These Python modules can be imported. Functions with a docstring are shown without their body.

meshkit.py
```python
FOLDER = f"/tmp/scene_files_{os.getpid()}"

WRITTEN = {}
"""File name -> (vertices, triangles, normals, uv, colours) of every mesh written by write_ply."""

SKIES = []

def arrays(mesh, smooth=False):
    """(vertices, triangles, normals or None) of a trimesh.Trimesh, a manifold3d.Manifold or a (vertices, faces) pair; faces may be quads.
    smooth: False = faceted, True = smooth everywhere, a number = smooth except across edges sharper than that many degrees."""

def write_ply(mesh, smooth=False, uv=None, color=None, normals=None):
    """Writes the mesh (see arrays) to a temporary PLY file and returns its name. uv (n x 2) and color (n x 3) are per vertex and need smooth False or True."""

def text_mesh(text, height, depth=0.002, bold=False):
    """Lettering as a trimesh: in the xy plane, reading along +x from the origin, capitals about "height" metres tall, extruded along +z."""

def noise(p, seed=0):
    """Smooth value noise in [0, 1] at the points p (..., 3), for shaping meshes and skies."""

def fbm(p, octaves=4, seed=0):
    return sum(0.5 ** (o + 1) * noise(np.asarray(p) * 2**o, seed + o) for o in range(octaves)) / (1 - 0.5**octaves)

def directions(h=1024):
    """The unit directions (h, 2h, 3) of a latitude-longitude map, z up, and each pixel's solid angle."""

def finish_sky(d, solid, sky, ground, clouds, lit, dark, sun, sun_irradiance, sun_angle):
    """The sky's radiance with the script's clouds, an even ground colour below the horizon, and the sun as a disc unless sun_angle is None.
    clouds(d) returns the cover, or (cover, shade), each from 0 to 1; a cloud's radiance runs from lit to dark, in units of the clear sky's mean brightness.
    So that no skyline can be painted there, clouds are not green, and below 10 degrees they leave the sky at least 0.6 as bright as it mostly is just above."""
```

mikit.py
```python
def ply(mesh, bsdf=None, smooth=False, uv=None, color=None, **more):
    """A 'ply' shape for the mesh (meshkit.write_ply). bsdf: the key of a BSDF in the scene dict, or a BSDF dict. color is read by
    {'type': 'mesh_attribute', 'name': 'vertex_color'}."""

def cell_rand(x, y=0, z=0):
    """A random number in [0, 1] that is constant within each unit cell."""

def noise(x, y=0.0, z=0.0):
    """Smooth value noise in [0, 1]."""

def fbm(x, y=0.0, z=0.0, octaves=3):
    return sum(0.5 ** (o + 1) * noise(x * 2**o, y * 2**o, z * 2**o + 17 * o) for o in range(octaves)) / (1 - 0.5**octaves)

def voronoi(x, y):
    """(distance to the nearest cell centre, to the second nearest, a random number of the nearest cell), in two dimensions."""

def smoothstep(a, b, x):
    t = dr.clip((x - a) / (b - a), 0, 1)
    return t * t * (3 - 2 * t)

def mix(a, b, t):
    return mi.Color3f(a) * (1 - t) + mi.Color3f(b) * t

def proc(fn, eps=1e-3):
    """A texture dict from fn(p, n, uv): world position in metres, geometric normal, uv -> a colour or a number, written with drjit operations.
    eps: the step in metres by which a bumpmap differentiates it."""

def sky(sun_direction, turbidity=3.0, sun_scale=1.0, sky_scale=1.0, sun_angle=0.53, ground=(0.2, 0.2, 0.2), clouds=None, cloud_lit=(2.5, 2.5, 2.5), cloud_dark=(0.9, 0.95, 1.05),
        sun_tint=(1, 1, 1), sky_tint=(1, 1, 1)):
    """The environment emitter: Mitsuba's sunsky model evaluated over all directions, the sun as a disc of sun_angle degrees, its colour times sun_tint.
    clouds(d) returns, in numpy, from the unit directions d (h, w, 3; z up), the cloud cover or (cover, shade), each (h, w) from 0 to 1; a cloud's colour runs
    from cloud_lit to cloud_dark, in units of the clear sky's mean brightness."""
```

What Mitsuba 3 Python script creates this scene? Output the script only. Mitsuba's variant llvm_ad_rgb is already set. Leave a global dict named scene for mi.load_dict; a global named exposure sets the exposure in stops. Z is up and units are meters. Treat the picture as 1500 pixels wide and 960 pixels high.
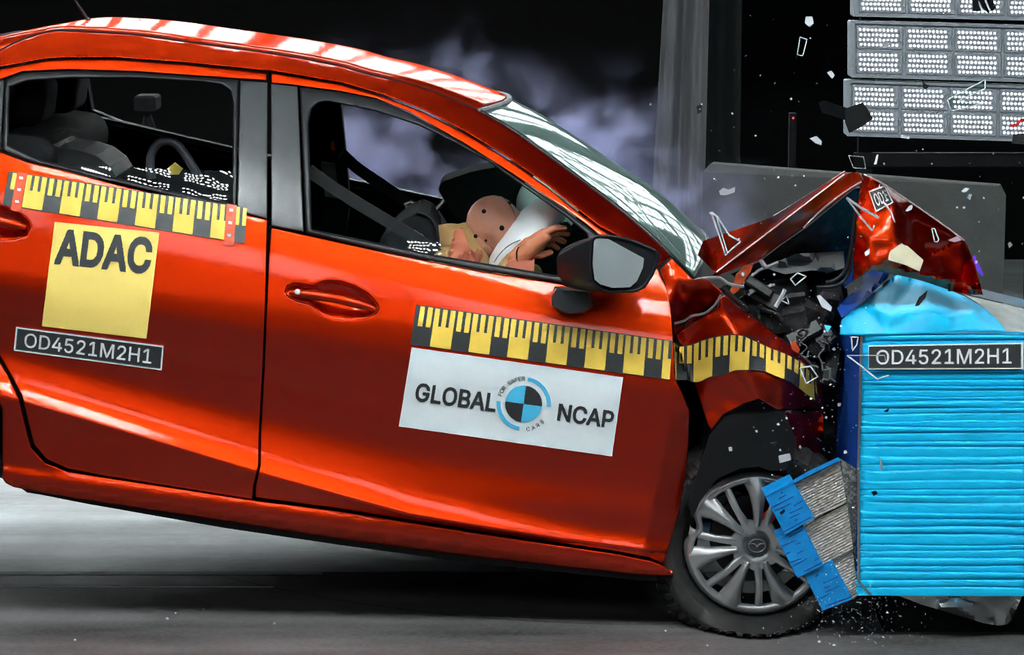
import math, random
import numpy as np, trimesh, mitsuba as mi, drjit as dr, mikit, meshkit
import manifold3d as m3
import shapely.geometry as sg
from scipy.spatial import Delaunay, ConvexHull
from scipy.interpolate import PchipInterpolator
random.seed(7); rng = np.random.default_rng(7)
T = mi.ScalarTransform4f
scene, labels = {}, {}

# ------------------------------------------------------------------ camera, light, exposure
F, CAMD, CAMH, HOR = 3900.0, 7.5, 2.0, -94.0          # focal length in pixels, distance, height, horizon row
PITCH = math.atan((480 - HOR) / F)
CAM = np.array([0, -CAMD, CAMH])
scene['camera'] = {'type': 'perspective', 'fov': math.degrees(2 * math.atan(750 / F)), 'fov_axis': 'x', 'near_clip': 0.1, 'far_clip': 60.0,
    'to_world': T().look_at(origin=CAM.tolist(), target=[0, 0, CAMH - CAMD * math.tan(PITCH)], up=[0, 0, 1])}
exposure = 1.12
LED = 24.0                                            # radiance of a light-emitting diode of the hall lamps
LEDA, LEDN, LEDF, LEDG = .5, 7.6, .9, 2.4                                 # the nearer row and the far row against it
LEDV = 5.0                                           # the same for the lamp wall behind the crash block
scene['hall_air'] = {'type': 'constant', 'radiance': {'type': 'rgb', 'value': [0.0008, 0.0009, 0.001]}}

# ------------------------------------------------------------------ geometry helpers
def rays(p):
    p = np.atleast_2d(np.asarray(p, float))
    c, s = math.cos(PITCH), math.sin(PITCH)
    X, Yv = p[:, 0] - 750, 480 - p[:, 1]
    return np.stack([X, F * c + Yv * s, -F * s + Yv * c], 1)
def at(p, y):
    d = rays(p); k = (np.asarray(y, float) + CAMD) / d[:, 1]
    return CAM + d * k[:, None]
TH = math.radians(8.0)
CU, CW = np.array([math.cos(TH), 0, -math.sin(TH)]), np.array([math.sin(TH), 0, math.cos(TH)])
ORG = at((500, 787), 0.0)[0]
def st(P): return (P - ORG) @ CU, (P - ORG) @ CW
_mid = PchipInterpolator([0, .13, .30, .5, .7, .86, 1], [-.042, -.012, .000, -.013, -.038, -.049, -.046])
_up = PchipInterpolator([0, .12, .45, 1], [-.046, -.042, -.028, .012])
def tcrease(s): return np.interp(s, [-1.1, -.77, -.2, .19, .6], [.30, .25, .155, .10, .085])
def tbelt(s): return np.interp(s, [-1.0, .58], [.92, .80])
TSH = .655
def body_y(s, t):
    tc, tb = tcrease(s), tbelt(s)
    y = np.interp(t, [-.04, 0, .03, .06, .075], [.09, .02, -.004, -.008, .0])
    a = np.clip((t - .075) / (tc - .075), 0, 1); y = np.where(t > .075, -.042 * a, y)
    y = np.where(t > tc, _mid(np.clip((t - tc) / (TSH - tc), 0, 1)), y)
    fade = 1 - np.interp(s, [.05, .35, .75], [1, .8, .25]); y = y + .042 * fade * np.where(t > tc, np.exp(-(np.clip((t - tc) / (TSH - tc), 0, 1) / .13) ** 2), a)
    y = np.where(t > TSH, _up(np.clip((t - TSH) / (tb - TSH), 0, 1)), y)
    v = np.clip((t - tb) / .5, 0, 1.2)
    y = np.where(t > tb, .012 + .24 * v + .09 * v * v, y)
    return y + .22 * np.maximum(0, s - .86) ** 2 + .06 * np.maximum(0, -s - .8) ** 2
def body(p, off=0.0):
    y = np.zeros(len(np.atleast_2d(p)))
    for _ in range(30):
        P = at(p, y); s, t = st(P); y = .5 * y + .5 * (body_y(s, t) + off)
    return at(p, y)
def flat(y0, gx=0.0, gy=0.0, cx=0, cy=0):            # an upright plane at depth y0, leaning by gx, gy metres per pixel
    def f(p, off=0.0):
        p = np.atleast_2d(p); return at(p, y0 + gx * (p[:, 0] - cx) + gy * (p[:, 1] - cy) + off)
    return f
def crease_px():
    s = np.linspace(-1.5, 1.0, 700); out = []
    for dt in (-.006, 0, .006):
        t = tcrease(s) + dt; P = ORG + s[:, None] * CU + t[:, None] * CW + body_y(s, t)[:, None] * np.array([0, 1, 0]); q = P - CAM
        c, sn = math.cos(PITCH), math.sin(PITCH); zf = q[:, 1] * c - q[:, 2] * sn
        out.append(np.stack([750 + F * q[:, 0] / zf, 480 - F * (q[:, 1] * sn + q[:, 2] * c) / zf], 1))
    return np.vstack(out)
def dense(poly, step):
    out = []
    n = len(poly)
    for i in range(n):
        a, b = np.array(poly[i], float), np.array(poly[(i + 1) % n], float)
        k = max(1, int(math.ceil(np.linalg.norm(b - a) / step)))
        out += [a + (b - a) * j / k for j in range(k)]
    return np.array(out)
def rounded(poly, r=0, step=6):
    g = sg.Polygon(poly).buffer(0)
    if r: g = g.buffer(-r).buffer(2 * r).buffer(-r)
    if g.geom_type != 'Polygon': g = max(g.geoms, key=lambda x: x.area)
    return g
def panel(poly, surf, step=9, thick=.012, lip=None, r=0, holes=(), extra=None):
    """A sheet over a traced outline lying on the surface surf, with its own thickness; lip: (pixels, metres) by which the edge rolls back."""
    g = rounded(poly, r)
    for h in holes: g = g.difference(sg.Polygon(h))
    if g.geom_type != 'Polygon': g = max(g.geoms, key=lambda x: x.area)
    pts, off = [], []
    def ring(gg, o, st_):
        for gq in (getattr(gg, 'geoms', [gg])):
            for rg in [gq.exterior, *gq.interiors]:
                q = dense(list(rg.coords)[:-1], st_); pts.extend(q); off.extend([o] * len(q))
    ring(g, lip[1] if lip else 0.0, step * .7)
    inner = g
    if lip:
        for k, o in ((.35, .35), (1.0, 0.0)):
            inner = g.buffer(-lip[0] * k)
            if inner.is_empty: break
            ring(inner, lip[1] * o * .6, step * .7)
    x0, y0, x1, y1 = g.bounds
    X, Y = np.meshgrid(np.arange(x0, x1, step), np.arange(y0, y1, step)); X = X + (np.arange(X.shape[0]) % 2)[:, None] * step / 2
    import shapely
    core = inner.buffer(-step * .55)
    ex = np.zeros((0, 2))
    if extra is not None: ex = extra[shapely.contains_xy(inner.buffer(-1.0), extra[:, 0], extra[:, 1])]; pts.extend(ex); off.extend([0.0] * len(ex))
    if not core.is_empty:
        gp = np.stack([X.ravel(), Y.ravel()], 1); gp = gp[shapely.contains_xy(core, gp[:, 0], gp[:, 1])]
        if len(ex): gp = gp[np.min(np.abs(gp[:, None, 0] - ex[None, :, 0]) + np.abs(gp[:, None, 1] - ex[None, :, 1]), axis=1) > step * .7]
        pts.extend(gp); off.extend([0.0] * len(gp))
    pts, off = np.array(pts), np.array(off)
    _, ui = np.unique(np.round(pts, 3), axis=0, return_index=True); pts, off = pts[ui], off[ui]
    tri = Delaunay(pts).simplices
    c = pts[tri].mean(1); keep = shapely.contains_xy(g.buffer(.01), c[:, 0], c[:, 1])
    a = pts[tri]; area = np.abs((a[:, 1, 0] - a[:, 0, 0]) * (a[:, 2, 1] - a[:, 0, 1]) - (a[:, 1, 1] - a[:, 0, 1]) * (a[:, 2, 0] - a[:, 0, 0]))
    tri = tri[keep & (area > 1e-3)]
    P = surf(pts, off)
    return solid(P, tri, surf(pts, off + thick))
def solid(P, tri, Q):
    a, b, c = P[tri[:, 0]], P[tri[:, 1]], P[tri[:, 2]]
    n = np.cross(b - a, c - a); view = (a + b + c) / 3 - CAM
    flip = (n * view).sum(1) > 0
    tri = tri.copy(); tri[flip] = tri[flip][:, ::-1]
    e = np.vstack([tri[:, [0, 1]], tri[:, [1, 2]], tri[:, [2, 0]]])
    key = {}
    for i, j in e: key[(i, j)] = 1
    bd = np.array([(i, j) for i, j in key if (j, i) not in key]); N = len(P)
    side = np.vstack([np.stack([bd[:, 1], bd[:, 0], bd[:, 0] + N], 1), np.stack([bd[:, 1], bd[:, 0] + N, bd[:, 1] + N], 1)])
    m = trimesh.Trimesh(np.vstack([P, Q]), np.vstack([tri, tri[:, ::-1] + N, side]), process=False)
    m.remove_unreferenced_vertices(); return m
def grid(P):
    """A sheet from a grid of points (n, m, 3)."""
    n, m = P.shape[:2]; i = np.arange(n * m).reshape(n, m)
    f = np.vstack([np.stack([i[:-1, :-1], i[1:, :-1], i[1:, 1:]], -1).reshape(-1, 3), np.stack([i[:-1, :-1], i[1:, 1:], i[:-1, 1:]], -1).reshape(-1, 3)])
    return trimesh.Trimesh(P.reshape(-1, 3), f, process=False)
def slab(P, vec):
    """A grid sheet given a thickness along vec."""
    v = P.reshape(-1, 3); f = grid(P).faces; N = len(v)
    key = {(i, j) for t in f for i, j in ((t[0], t[1]), (t[1], t[2]), (t[2], t[0]))}
    bd = np.array([k for k in key if (k[1], k[0]) not in key])
    side = np.vstack([np.stack([bd[:, 1], bd[:, 0], bd[:, 0] + N], 1), np.stack([bd[:, 1], bd[:, 0] + N, bd[:, 1] + N], 1)])
    m = trimesh.Trimesh(np.vstack([v, v + np.asarray(vec)]), np.vstack([f, f[:, ::-1] + N, side]), process=False)
    m.fix_normals(); return m
def tube(pts, r, n=8):
    pts = np.asarray(pts, float); r = np.broadcast_to(r, (len(pts),))
    tg = np.gradient(pts, axis=0); tg /= np.linalg.norm(tg, axis=1, keepdims=True) + 1e-12
    ref = np.array([0, 1, 0.2]) if abs(tg[0] @ np.array([0, .98, .2])) < .9 else np.array([1, 0, 0])
    rings = []
    for p, t, rr in zip(pts, tg, r):
        a = np.cross(t, ref); a /= np.linalg.norm(a); b = np.cross(t, a); k = np.arange(n) * 2 * math.pi / n
        rings.append(p + rr * (np.cos(k)[:, None] * a + np.sin(k)[:, None] * b))
    V = np.vstack(rings + [pts[:1], pts[-1:]]); L = len(pts); f = []
    for i in range(L - 1):
        for k in range(n):
            a, b = i * n + k, i * n + (k + 1) % n; f += [(a, b, b + n), (a, b + n, a + n)]
    for k in range(n): f += [(L * n, (k + 1) % n, k), (L * n + 1, (L - 1) * n + k, (L - 1) * n + (k + 1) % n)]
    m = trimesh.Trimesh(V, f, process=False); m.fix_normals(); return m
def spline(pts, n=24):
    pts = np.asarray(pts, float); d = np.r_[0, np.cumsum(np.linalg.norm(np.diff(pts, axis=0), axis=1))]
    return PchipInterpolator(d, pts)(np.linspace(0, d[-1], n))
def ribbon(pts, width, thick=.002):
    """A strap through points, its width along the vectors `width`."""
    pts = np.asarray(pts, float); w = np.broadcast_to(np.asarray(width, float), pts.shape)
    P = np.stack([pts - w / 2, pts + w / 2], 1); return slab(P, [0, thick, thick])
def box(x0, x1, y0, y1, z0, z1, bev=0.0):
    if bev:
        pts = [(x, y, z) for x in (x0 + bev, x1 - bev) for y in (y0 + bev, y1 - bev) for z in (z0 + bev, z1 - bev)]
        q = [np.array(p) + np.array(d) * bev for p in pts for d in [(1, 0, 0), (-1, 0, 0), (0, 1, 0), (0, -1, 0), (0, 0, 1), (0, 0, -1)]]
        return trimesh.convex.convex_hull(np.array(q))
    return trimesh.creation.box(bounds=[[x0, y0, z0], [x1, y1, z1]])
def hull(pts): return trimesh.convex.convex_hull(np.asarray(pts, float))
def chain(bones, length=.006, it=6):
    """One continuous smoothed surface: every bone is the hull of two spheres [(p, r), (q, r)]."""
    parts = []
    for (p, r1), (q, r2) in bones:
        a = m3.Manifold.sphere(r1, 20).translate(list(map(float, p))); b = m3.Manifold.sphere(r2, 20).translate(list(map(float, q)))
        parts.append(m3.Manifold.batch_hull([a, b]))
    m = m3.Manifold.batch_boolean(parts, m3.OpType.Add).refine_to_length(length).to_mesh()
    t = trimesh.Trimesh(m.vert_properties[:, :3], m.tri_verts); trimesh.smoothing.filter_taubin(t, iterations=it); return t
def join(*ms): return trimesh.util.concatenate([m for m in ms])
def mirror(m, yc=.84):
    v = np.array(m.vertices); v[:, 1] = 2 * yc - v[:, 1]
    return trimesh.Trimesh(v, np.array(m.faces)[:, ::-1], process=False)
def quadmap(TL, TR, BR, BL):
    TL, TR, BR, BL = (np.array(q, float) for q in (TL, TR, BR, BL))
    def f(a, b):
        a, b = np.asarray(a, float)[:, None], np.asarray(b, float)[:, None]
        return (1 - b) * ((1 - a) * TL + a * TR) + b * ((1 - a) * BL + a * BR)
    return f
def stripmap(top, bot):
    top, bot = np.array(top, float), np.array(bot, float)
    dt = np.r_[0, np.cumsum(np.linalg.norm(np.diff(top, axis=0), axis=1))]; db = np.r_[0, np.cumsum(np.linalg.norm(np.diff(bot, axis=0), axis=1))]
    ft, fb = (PchipInterpolator(dt / dt[-1], top), PchipInterpolator(db / db[-1], bot)) if len(top) > 2 else (lambda a: top[0] + (top[-1] - top[0]) * a[:, None], lambda a: bot[0] + (bot[-1] - bot[0]) * a[:, None])
    def f(a, b):
        a, b = np.clip(np.asarray(a, float), 0, 1), np.asarray(b, float)[:, None]; return (1 - b) * ft(a) + b * fb(a)
    return f
def patch(qm, surf, a0, a1, b0, b1, na, nb, off, thick=.0015):
    A, B = np.meshgrid(np.linspace(a0, a1, na + 1), np.linspace(b0, b1, nb + 1), indexing='ij')
    p = qm(A.ravel(), B.ravel()); P = surf(p, off).reshape(na + 1, nb + 1, 3); Q = surf(p, off + thick)
    return solid(P.reshape(-1, 3), np.array(grid(P).faces), Q)
def lettering(text, qm, surf, a0, a1, b0, b1, off, bold=True, thick=.0015, grow=0.0):
    """Flat print: letters fitted into the box a0..a1, b0..b1 of a mapped plate; b grows downwards."""
    m = meshkit.text_mesh(text, 1.0, .01, bold=bold and not grow)
    if grow:
        from shapely import union_all
        f = m.faces[m.face_normals[:, 2] > .9]; shp = union_all([sg.Polygon(q) for q in m.vertices[f][:, :, :2]]).buffer(.004).buffer(-.004).simplify(.009).buffer(grow, join_style=2, mitre_limit=1.6)
        m = trimesh.util.concatenate([trimesh.creation.extrude_polygon(g, .01, engine='earcut') for g in getattr(shp, 'geoms', [shp])])
    v = np.array(m.vertices); lo, hi = v.min(0), v.max(0)
    a = a0 + (a1 - a0) * (v[:, 0] - lo[0]) / (hi[0] - lo[0]); b = b1 - (b1 - b0) * (v[:, 1] - lo[1]) / (hi[1] - lo[1])
    front = v[:, 2] > .005
    P = surf(qm(a, b), np.where(front, off, off + thick))
    t = trimesh.Trimesh(P, m.faces, process=False)
    return t
def numbered(name):
    if name not in scene and name not in USED: USED.add(name); return name
    k = 1
    while f'{name}_{k:03d}' in USED or f'{name}_{k:03d}' in scene: k += 1
    USED.add(f'{name}_{k:03d}'); return f'{name}_{k:03d}'
USED = set()
def E(name, mesh, mat, label=None, cat=None, group=None, kind=None, smooth=35, **more):
    key = numbered(name)
    scene[key] = mikit.ply(mesh, mat, smooth=smooth, **more)
    L = {k: v for k, v in (('label', label), ('category', cat), ('group', group), ('kind', kind)) if v}
    if L: labels[key] = L
    return key
def thing(name, label, cat, group=None, kind=None):
    key = numbered(name); labels[key] = {'label': label, 'category': cat}
    if group: labels[key]['group'] = group
    if kind: labels[key]['kind'] = kind
    return key

# ------------------------------------------------------------------ materials
def rgb(*c): return {'type': 'rgb', 'value': list(c)}
def princ(c, rough=.5, metal=0.0, **k):
    return {'type': 'twosided', 'b': {'type': 'principled', 'base_color': c if isinstance(c, dict) else rgb(*c), 'roughness': rough, 'metallic': metal, **k}}
def M(name, d): scene[name] = d; return name
N, FB, MX, SS = mikit.noise, mikit.fbm, mikit.mix, mikit.smoothstep
RED = M('m_red_paint', {'type': 'twosided', 'b': {'type': 'blendbsdf', 'weight': .40,
    'a': {'type': 'roughconductor', 'material': 'none', 'distribution': 'beckmann', 'alpha': .28, 'specular_reflectance': rgb(1.0, .050, .004)},
    'b': {'type': 'roughplastic', 'alpha': .014, 'int_ior': 1.75, 'diffuse_reflectance': rgb(.07, .001, .001)}}})
TRIM = M('m_black_trim', princ((.007, .0075, .009), .38, 0, specular=.2))
GLOSS = M('m_pillar_film', princ((.03, .034, .037), .27, .2, specular=.7))
TYRE = M('m_tyre', princ(mikit.proc(lambda p, n, uv: MX((.006, .0065, .007), (.024, .0245, .023), FB(p.x * 30, p.y * 30, p.z * 30) * .7)), .55, specular=.25))
DARK = M('m_cabin_black', princ((.004, .0045, .005), .8, specular=.1))
SEATM = M('m_seat_cloth', princ((.006, .0065, .0075), .9, specular=.1))
GREYTRIM = M('m_grey_trim', princ((.10, .115, .12), .5))
PANE = M('m_pane', {'type': 'thindielectric', 'int_ior': 1.52, 'specular_transmittance': rgb(.80, .88, .86)})
SCREEN = M('m_windscreen', {'type': 'blendbsdf', 'weight': .15, 'a': {'type': 'thindielectric', 'int_ior': 1.65, 'specular_transmittance': rgb(.62, .78, .74)}, 'b': {'type': 'principledthin', 'base_color': rgb(.50, .72, .66), 'roughness': .5, 'diff_trans': 1.0}})
MIRR = M('m_mirror', {'type': 'twosided', 'b': {'type': 'roughconductor', 'material': 'Ag', 'alpha': .2, 'specular_reflectance': rgb(.55, .64, .70)}})
SILV = M('m_hubcap_silver', princ((.50, .52, .53), .30, .92, clearcoat=.5))
GLINTM = M('m_edge_glint', princ((.80, .62, .60), .4))  # pale colour painted for specular highlights on the bonnet edges
STEEL = M('m_bare_metal', princ((.45, .46, .47), .3, .95))
YEL = M('m_yellow_print', princ((.90, .63, .10), .4, specular=.4))
PALEY = M('m_yellow_plate', princ((.95, .72, .18), .55))
INK = M('m_black_print', princ((.022, .024, .026), .42))
WHT = M('m_white_print', princ((.80, .82, .84), .5))
PLATEW = M('m_white_plate', princ((.76, .84, .87), .45))
LBLUE = M('m_logo_blue', princ((.06, .42, .66), .45))
ORNG = M('m_orange_sticker', princ((.75, .09, .03), .45))
CYAN = M('m_cyan_sheet', princ((.0, .43, .74), .5, 0, specular=.25, clearcoat=.6, clearcoat_gloss=.8))
BLOCKB = M('m_block_blue', princ(mikit.proc(lambda p, n, uv: MX((.0, .14, .40), (.005, .21, .52), FB(p.x * 40, p.y * 40, p.z * 40))), .42, .1))
HONEY = M('m_honeycomb', princ(mikit.proc(lambda p, n, uv: MX((.28, .27, .25), (.80, .78, .73), FB(p.x * 160, p.y * 160, p.z * 160))), .5, .4))
DBLUE = M('m_dark_blue', princ((.004, .035, .20), .6, specular=.2))
SKIN = M('m_dummy_vinyl', princ((.37, .165, .11), .42))
HANDM = M('m_dummy_hand', princ((.40, .135, .065), .48))
TERRA = M('m_terracotta', princ((.32, .095, .055), .6))
OCHRE = M('m_ochre', princ((.27, .16, .06), .6))
BAG = M('m_airbag', princ((.74, .80, .82), .7, sheen=.3))
BELT = M('m_webbing', princ((.008, .009, .010), .6, specular=.2))
HOUS = M('m_lamp_housing', princ((.22, .25, .28), .45, .3))
MODU = M('m_lamp_module', princ((.22, .245, .27), .5))
ENG = M('m_engine_black', princ(mikit.proc(lambda p, n, uv: MX((.002, .0023, .0025), (.014, .015, .016), SS(.45, .75, FB(p.x * 25, p.y * 25, p.z * 25)))), .42, specular=.3))
FRAG = M('m_glass_fragment', princ((.70, .76, .80), .18, 0, specular=.9))
FRAGD = M('m_dark_fragment', princ((.004, .0045, .005), .55, specular=.08))
GREYF = M('m_grey_fragment', princ((.36, .37, .40), .45))
PURP = M('m_purple', princ((.16, .06, .62), .3))
BEIGE = M('m_beige_foam', princ((.60, .53, .36), .7))
def floor_pale(p, n, uv):
    streak = FB(p.x * 1.2, p.y * 9, 0) ; fine = FB(p.x * 30, p.y * 60, 1)
    return MX((.42, .46, .48), (.74, .79, .81), dr.clip(streak * .8 + fine * .35 - .1, 0, 1))
def floor_grey(p, n, uv):
    streak = FB(p.x * 1.5, p.y * 6, 3); fine = N(p.x * 90, p.y * 90, 2)
    c = MX((.028, .028, .027), (.10, .094, .096), dr.clip(streak * 1.3 - .3 + fine * .2, 0, 1))
    mark = SS(.008, .0, dr.abs(p.y - .1 - .35 * dr.square(p.x + .4) + .55 * p.x)) * SS(-.3, .1, N(p.x * 9, p.y * 9, 5) - .3)
    return c * (1 - .6 * mark)
PALEF = M('m_floor_pale', princ(mikit.proc(floor_pale), .45, specular=.4))
GREYFL = M('m_floor_grey', princ(mikit.proc(floor_grey), .5, specular=.4))
WALLM = M('m_wall_black', {'type': 'twosided', 'b': {'type': 'diffuse', 'reflectance': rgb(.006, .0065, .007)}})
CURT = M('m_curtain', princ(mikit.proc(lambda p, n, uv: MX((.05, .053, .056), (.09, .093, .096), FB(p.x * 60, p.y * 60, p.z * 6))), .9, specular=.1))
CONC = M('m_concrete', princ(mikit.proc(lambda p, n, uv: MX((.022, .024, .023), (.04, .043, .04), FB(p.x * 9, p.y * 9, p.z * 9, 4) + .25 * (N(p.x * 120, p.y * 120, p.z * 120) - .5))), .85))
PALECON = M('m_pale_concrete', princ(mikit.proc(lambda p, n, uv: MX((.22, .24, .235), (.40, .42, .41), FB(p.x * 20, p.y * 20, p.z * 20, 4))), .75))

# ------------------------------------------------------------------ the hall
SEAM = .76
E('floor', join(box(-9, 9, SEAM, 9, -.2, 0)), PALEF, 'pale grey polished concrete floor on the far side of the car', kind='structure', smooth=False)
E('floor', box(-9, 9, -11.5, SEAM - .008, -.2, 0), GREYFL, 'dark grey scuffed floor in front of the car', kind='structure', smooth=False)
E('trim_1', box(-9, -.6, SEAM - .05, SEAM - .012, -.1, .003), PALECON, 'thin scuffed seam rail along the floor', kind='structure', smooth=False)
E('trim_2', box(-9, -.74, .55, .556, -.01, .002), PALECON, 'thin pale line along the dark floor', kind='structure', smooth=False)
E('wall_back', box(-9, 9, 9, 9.2, -.2, 6.2), WALLM, 'black back wall of the crash hall', kind='structure', smooth=False)
E('wall_front', box(-9, 9, -11.7, -11.5, -.2, 6.2), WALLM, 'black front wall of the crash hall', kind='structure', smooth=False)
E('wall_left', box(-9.2, -9, -11.7, 9.2, -.2, 6.2), WALLM, 'black left wall of the crash hall', kind='structure', smooth=False)
E('wall_right', box(9, 9.2, -11.7, 9.2, -.2, 6.2), WALLM, 'black right wall of the crash hall', kind='structure', smooth=False)
E('ceiling', box(-9.2, 9.2, -11.7, 9.2, 6.0, 6.2), WALLM, 'black ceiling of the crash hall', kind='structure', smooth=False)

# lamp banks: rows of modules, each a grid of light-emitting diodes
def frame_of(center, aim):
    n = np.array(aim, float) - center; n /= np.linalg.norm(n)
    r = np.cross([0, 0, 1.0], n); r /= np.linalg.norm(r); u = np.cross(n, r)
    return r, u, n                                     # right, up, outward normal
def oriented(m, c, r, u, n):
    v = np.array(m.vertices); return trimesh.Trimesh(c + v[:, :1] * r + v[:, 1:2] * u + v[:, 2:3] * n, m.faces, process=False)
def dots(x0, x1, y0, y1, nx, ny, rad, z, k=6, stagger=.5):
    V, Fc = [], []
    a = np.arange(k) * 2 * math.pi / k; ring = np.stack([np.cos(a), np.sin(a), a * 0], 1) * rad
    for j in range(ny):
        for i in range(nx):
            c = np.array([x0 + (x1 - x0) * (i + .5 + (stagger * (j % 2) - stagger / 2) * .5) / nx, y0 + (y1 - y0) * (j + .5) / ny, z]); b = len(V)
            V += list(c + ring); Fc += [(b, b + q, b + q + 1) for q in range(1, k - 1)]
    return trimesh.Trimesh(np.array(V), Fc, process=False)
def emitter(v, c=(.93, 1.0, 1.0)): return {'emitter': {'type': 'area', 'radiance': rgb(*[v * x for x in c])}}
def ceiling_bank(c, aim, w, h, nx, ny, label, pw=.0, rad=.0068, power=LED):
    c = np.array(c, float); r, u, n = frame_of(c, aim)
    t = thing('lamp_bank', label, 'lamp', 'lamp banks hung from the hall ceiling')
    E(t + '__housing', oriented(box(-w / 2 - .03, w / 2 + .03, -h / 2 - .03, h / 2 + .03, -.12, -.002, .01), c, r, u, n), HOUS, smooth=False)
    ds = [dots(-w / 2 + w * (i + .11) / nx, -w / 2 + w * (i + .89) / nx, -h / 2 + h * (j + .18) / ny, -h / 2 + h * (j + .82) / ny, 10, 4, rad, .002, 5) for i in range(nx) for j in range(ny)]
    E(t + '__led_array', oriented(join(*ds), c, r, u, n), INK, kind='stuff', smooth=False, **emitter(power))
    for sx in (-1, 1):
        p = c + sx * w * .4 * r - .1 * n
        E(t + '__suspension_rod', tube([p, [p[0], p[1], 5.99]], .012), STEEL)
ORD = ['leftmost', 'second from the left', 'second from the right', 'rightmost']
for i in range(4):
    x = -2.9 + 1.93 * i
    ceiling_bank((x, -6.4, 3.75), (x * .45, .1, .9), 1.5, 1.15, 6, 8, f'white lamp bank hung high over the camera side, {ORD[i]} of its row', power=LED * LEDA)
for i in range(4):
    x = -2.9 + 1.93 * i
    ceiling_bank((x, -2.5, 4.25), (x * .6, .1, 1.1), 1.5, .8, 6, 4, f'white lamp bank hung above the near floor, {ORD[i]} of its row', power=LED * LEDN)
for i in range(4):
    x = -4.0 + 1.9 * i
    ceiling_bank((x, 5.9, 2.72), (x * .7, -.2, .9), 1.8, 1.85, 7, 12, f'white lamp bank upright beyond the car roof, {ORD[i]} of its row', power=LED * LEDF)

for i in range(3):  # unseen extra row, added to brighten the floor beyond the car
    x = -3.4 + 1.6 * i
    ceiling_bank((x, 3.9, 5.2), (x + .3, 2.3, 0), 1.5, .6, 6, 5, f'added white lamp bank brightening the pale floor beyond the car, {["leftmost", "middle", "rightmost"][i]} of three', power=LED * LEDG)
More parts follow.
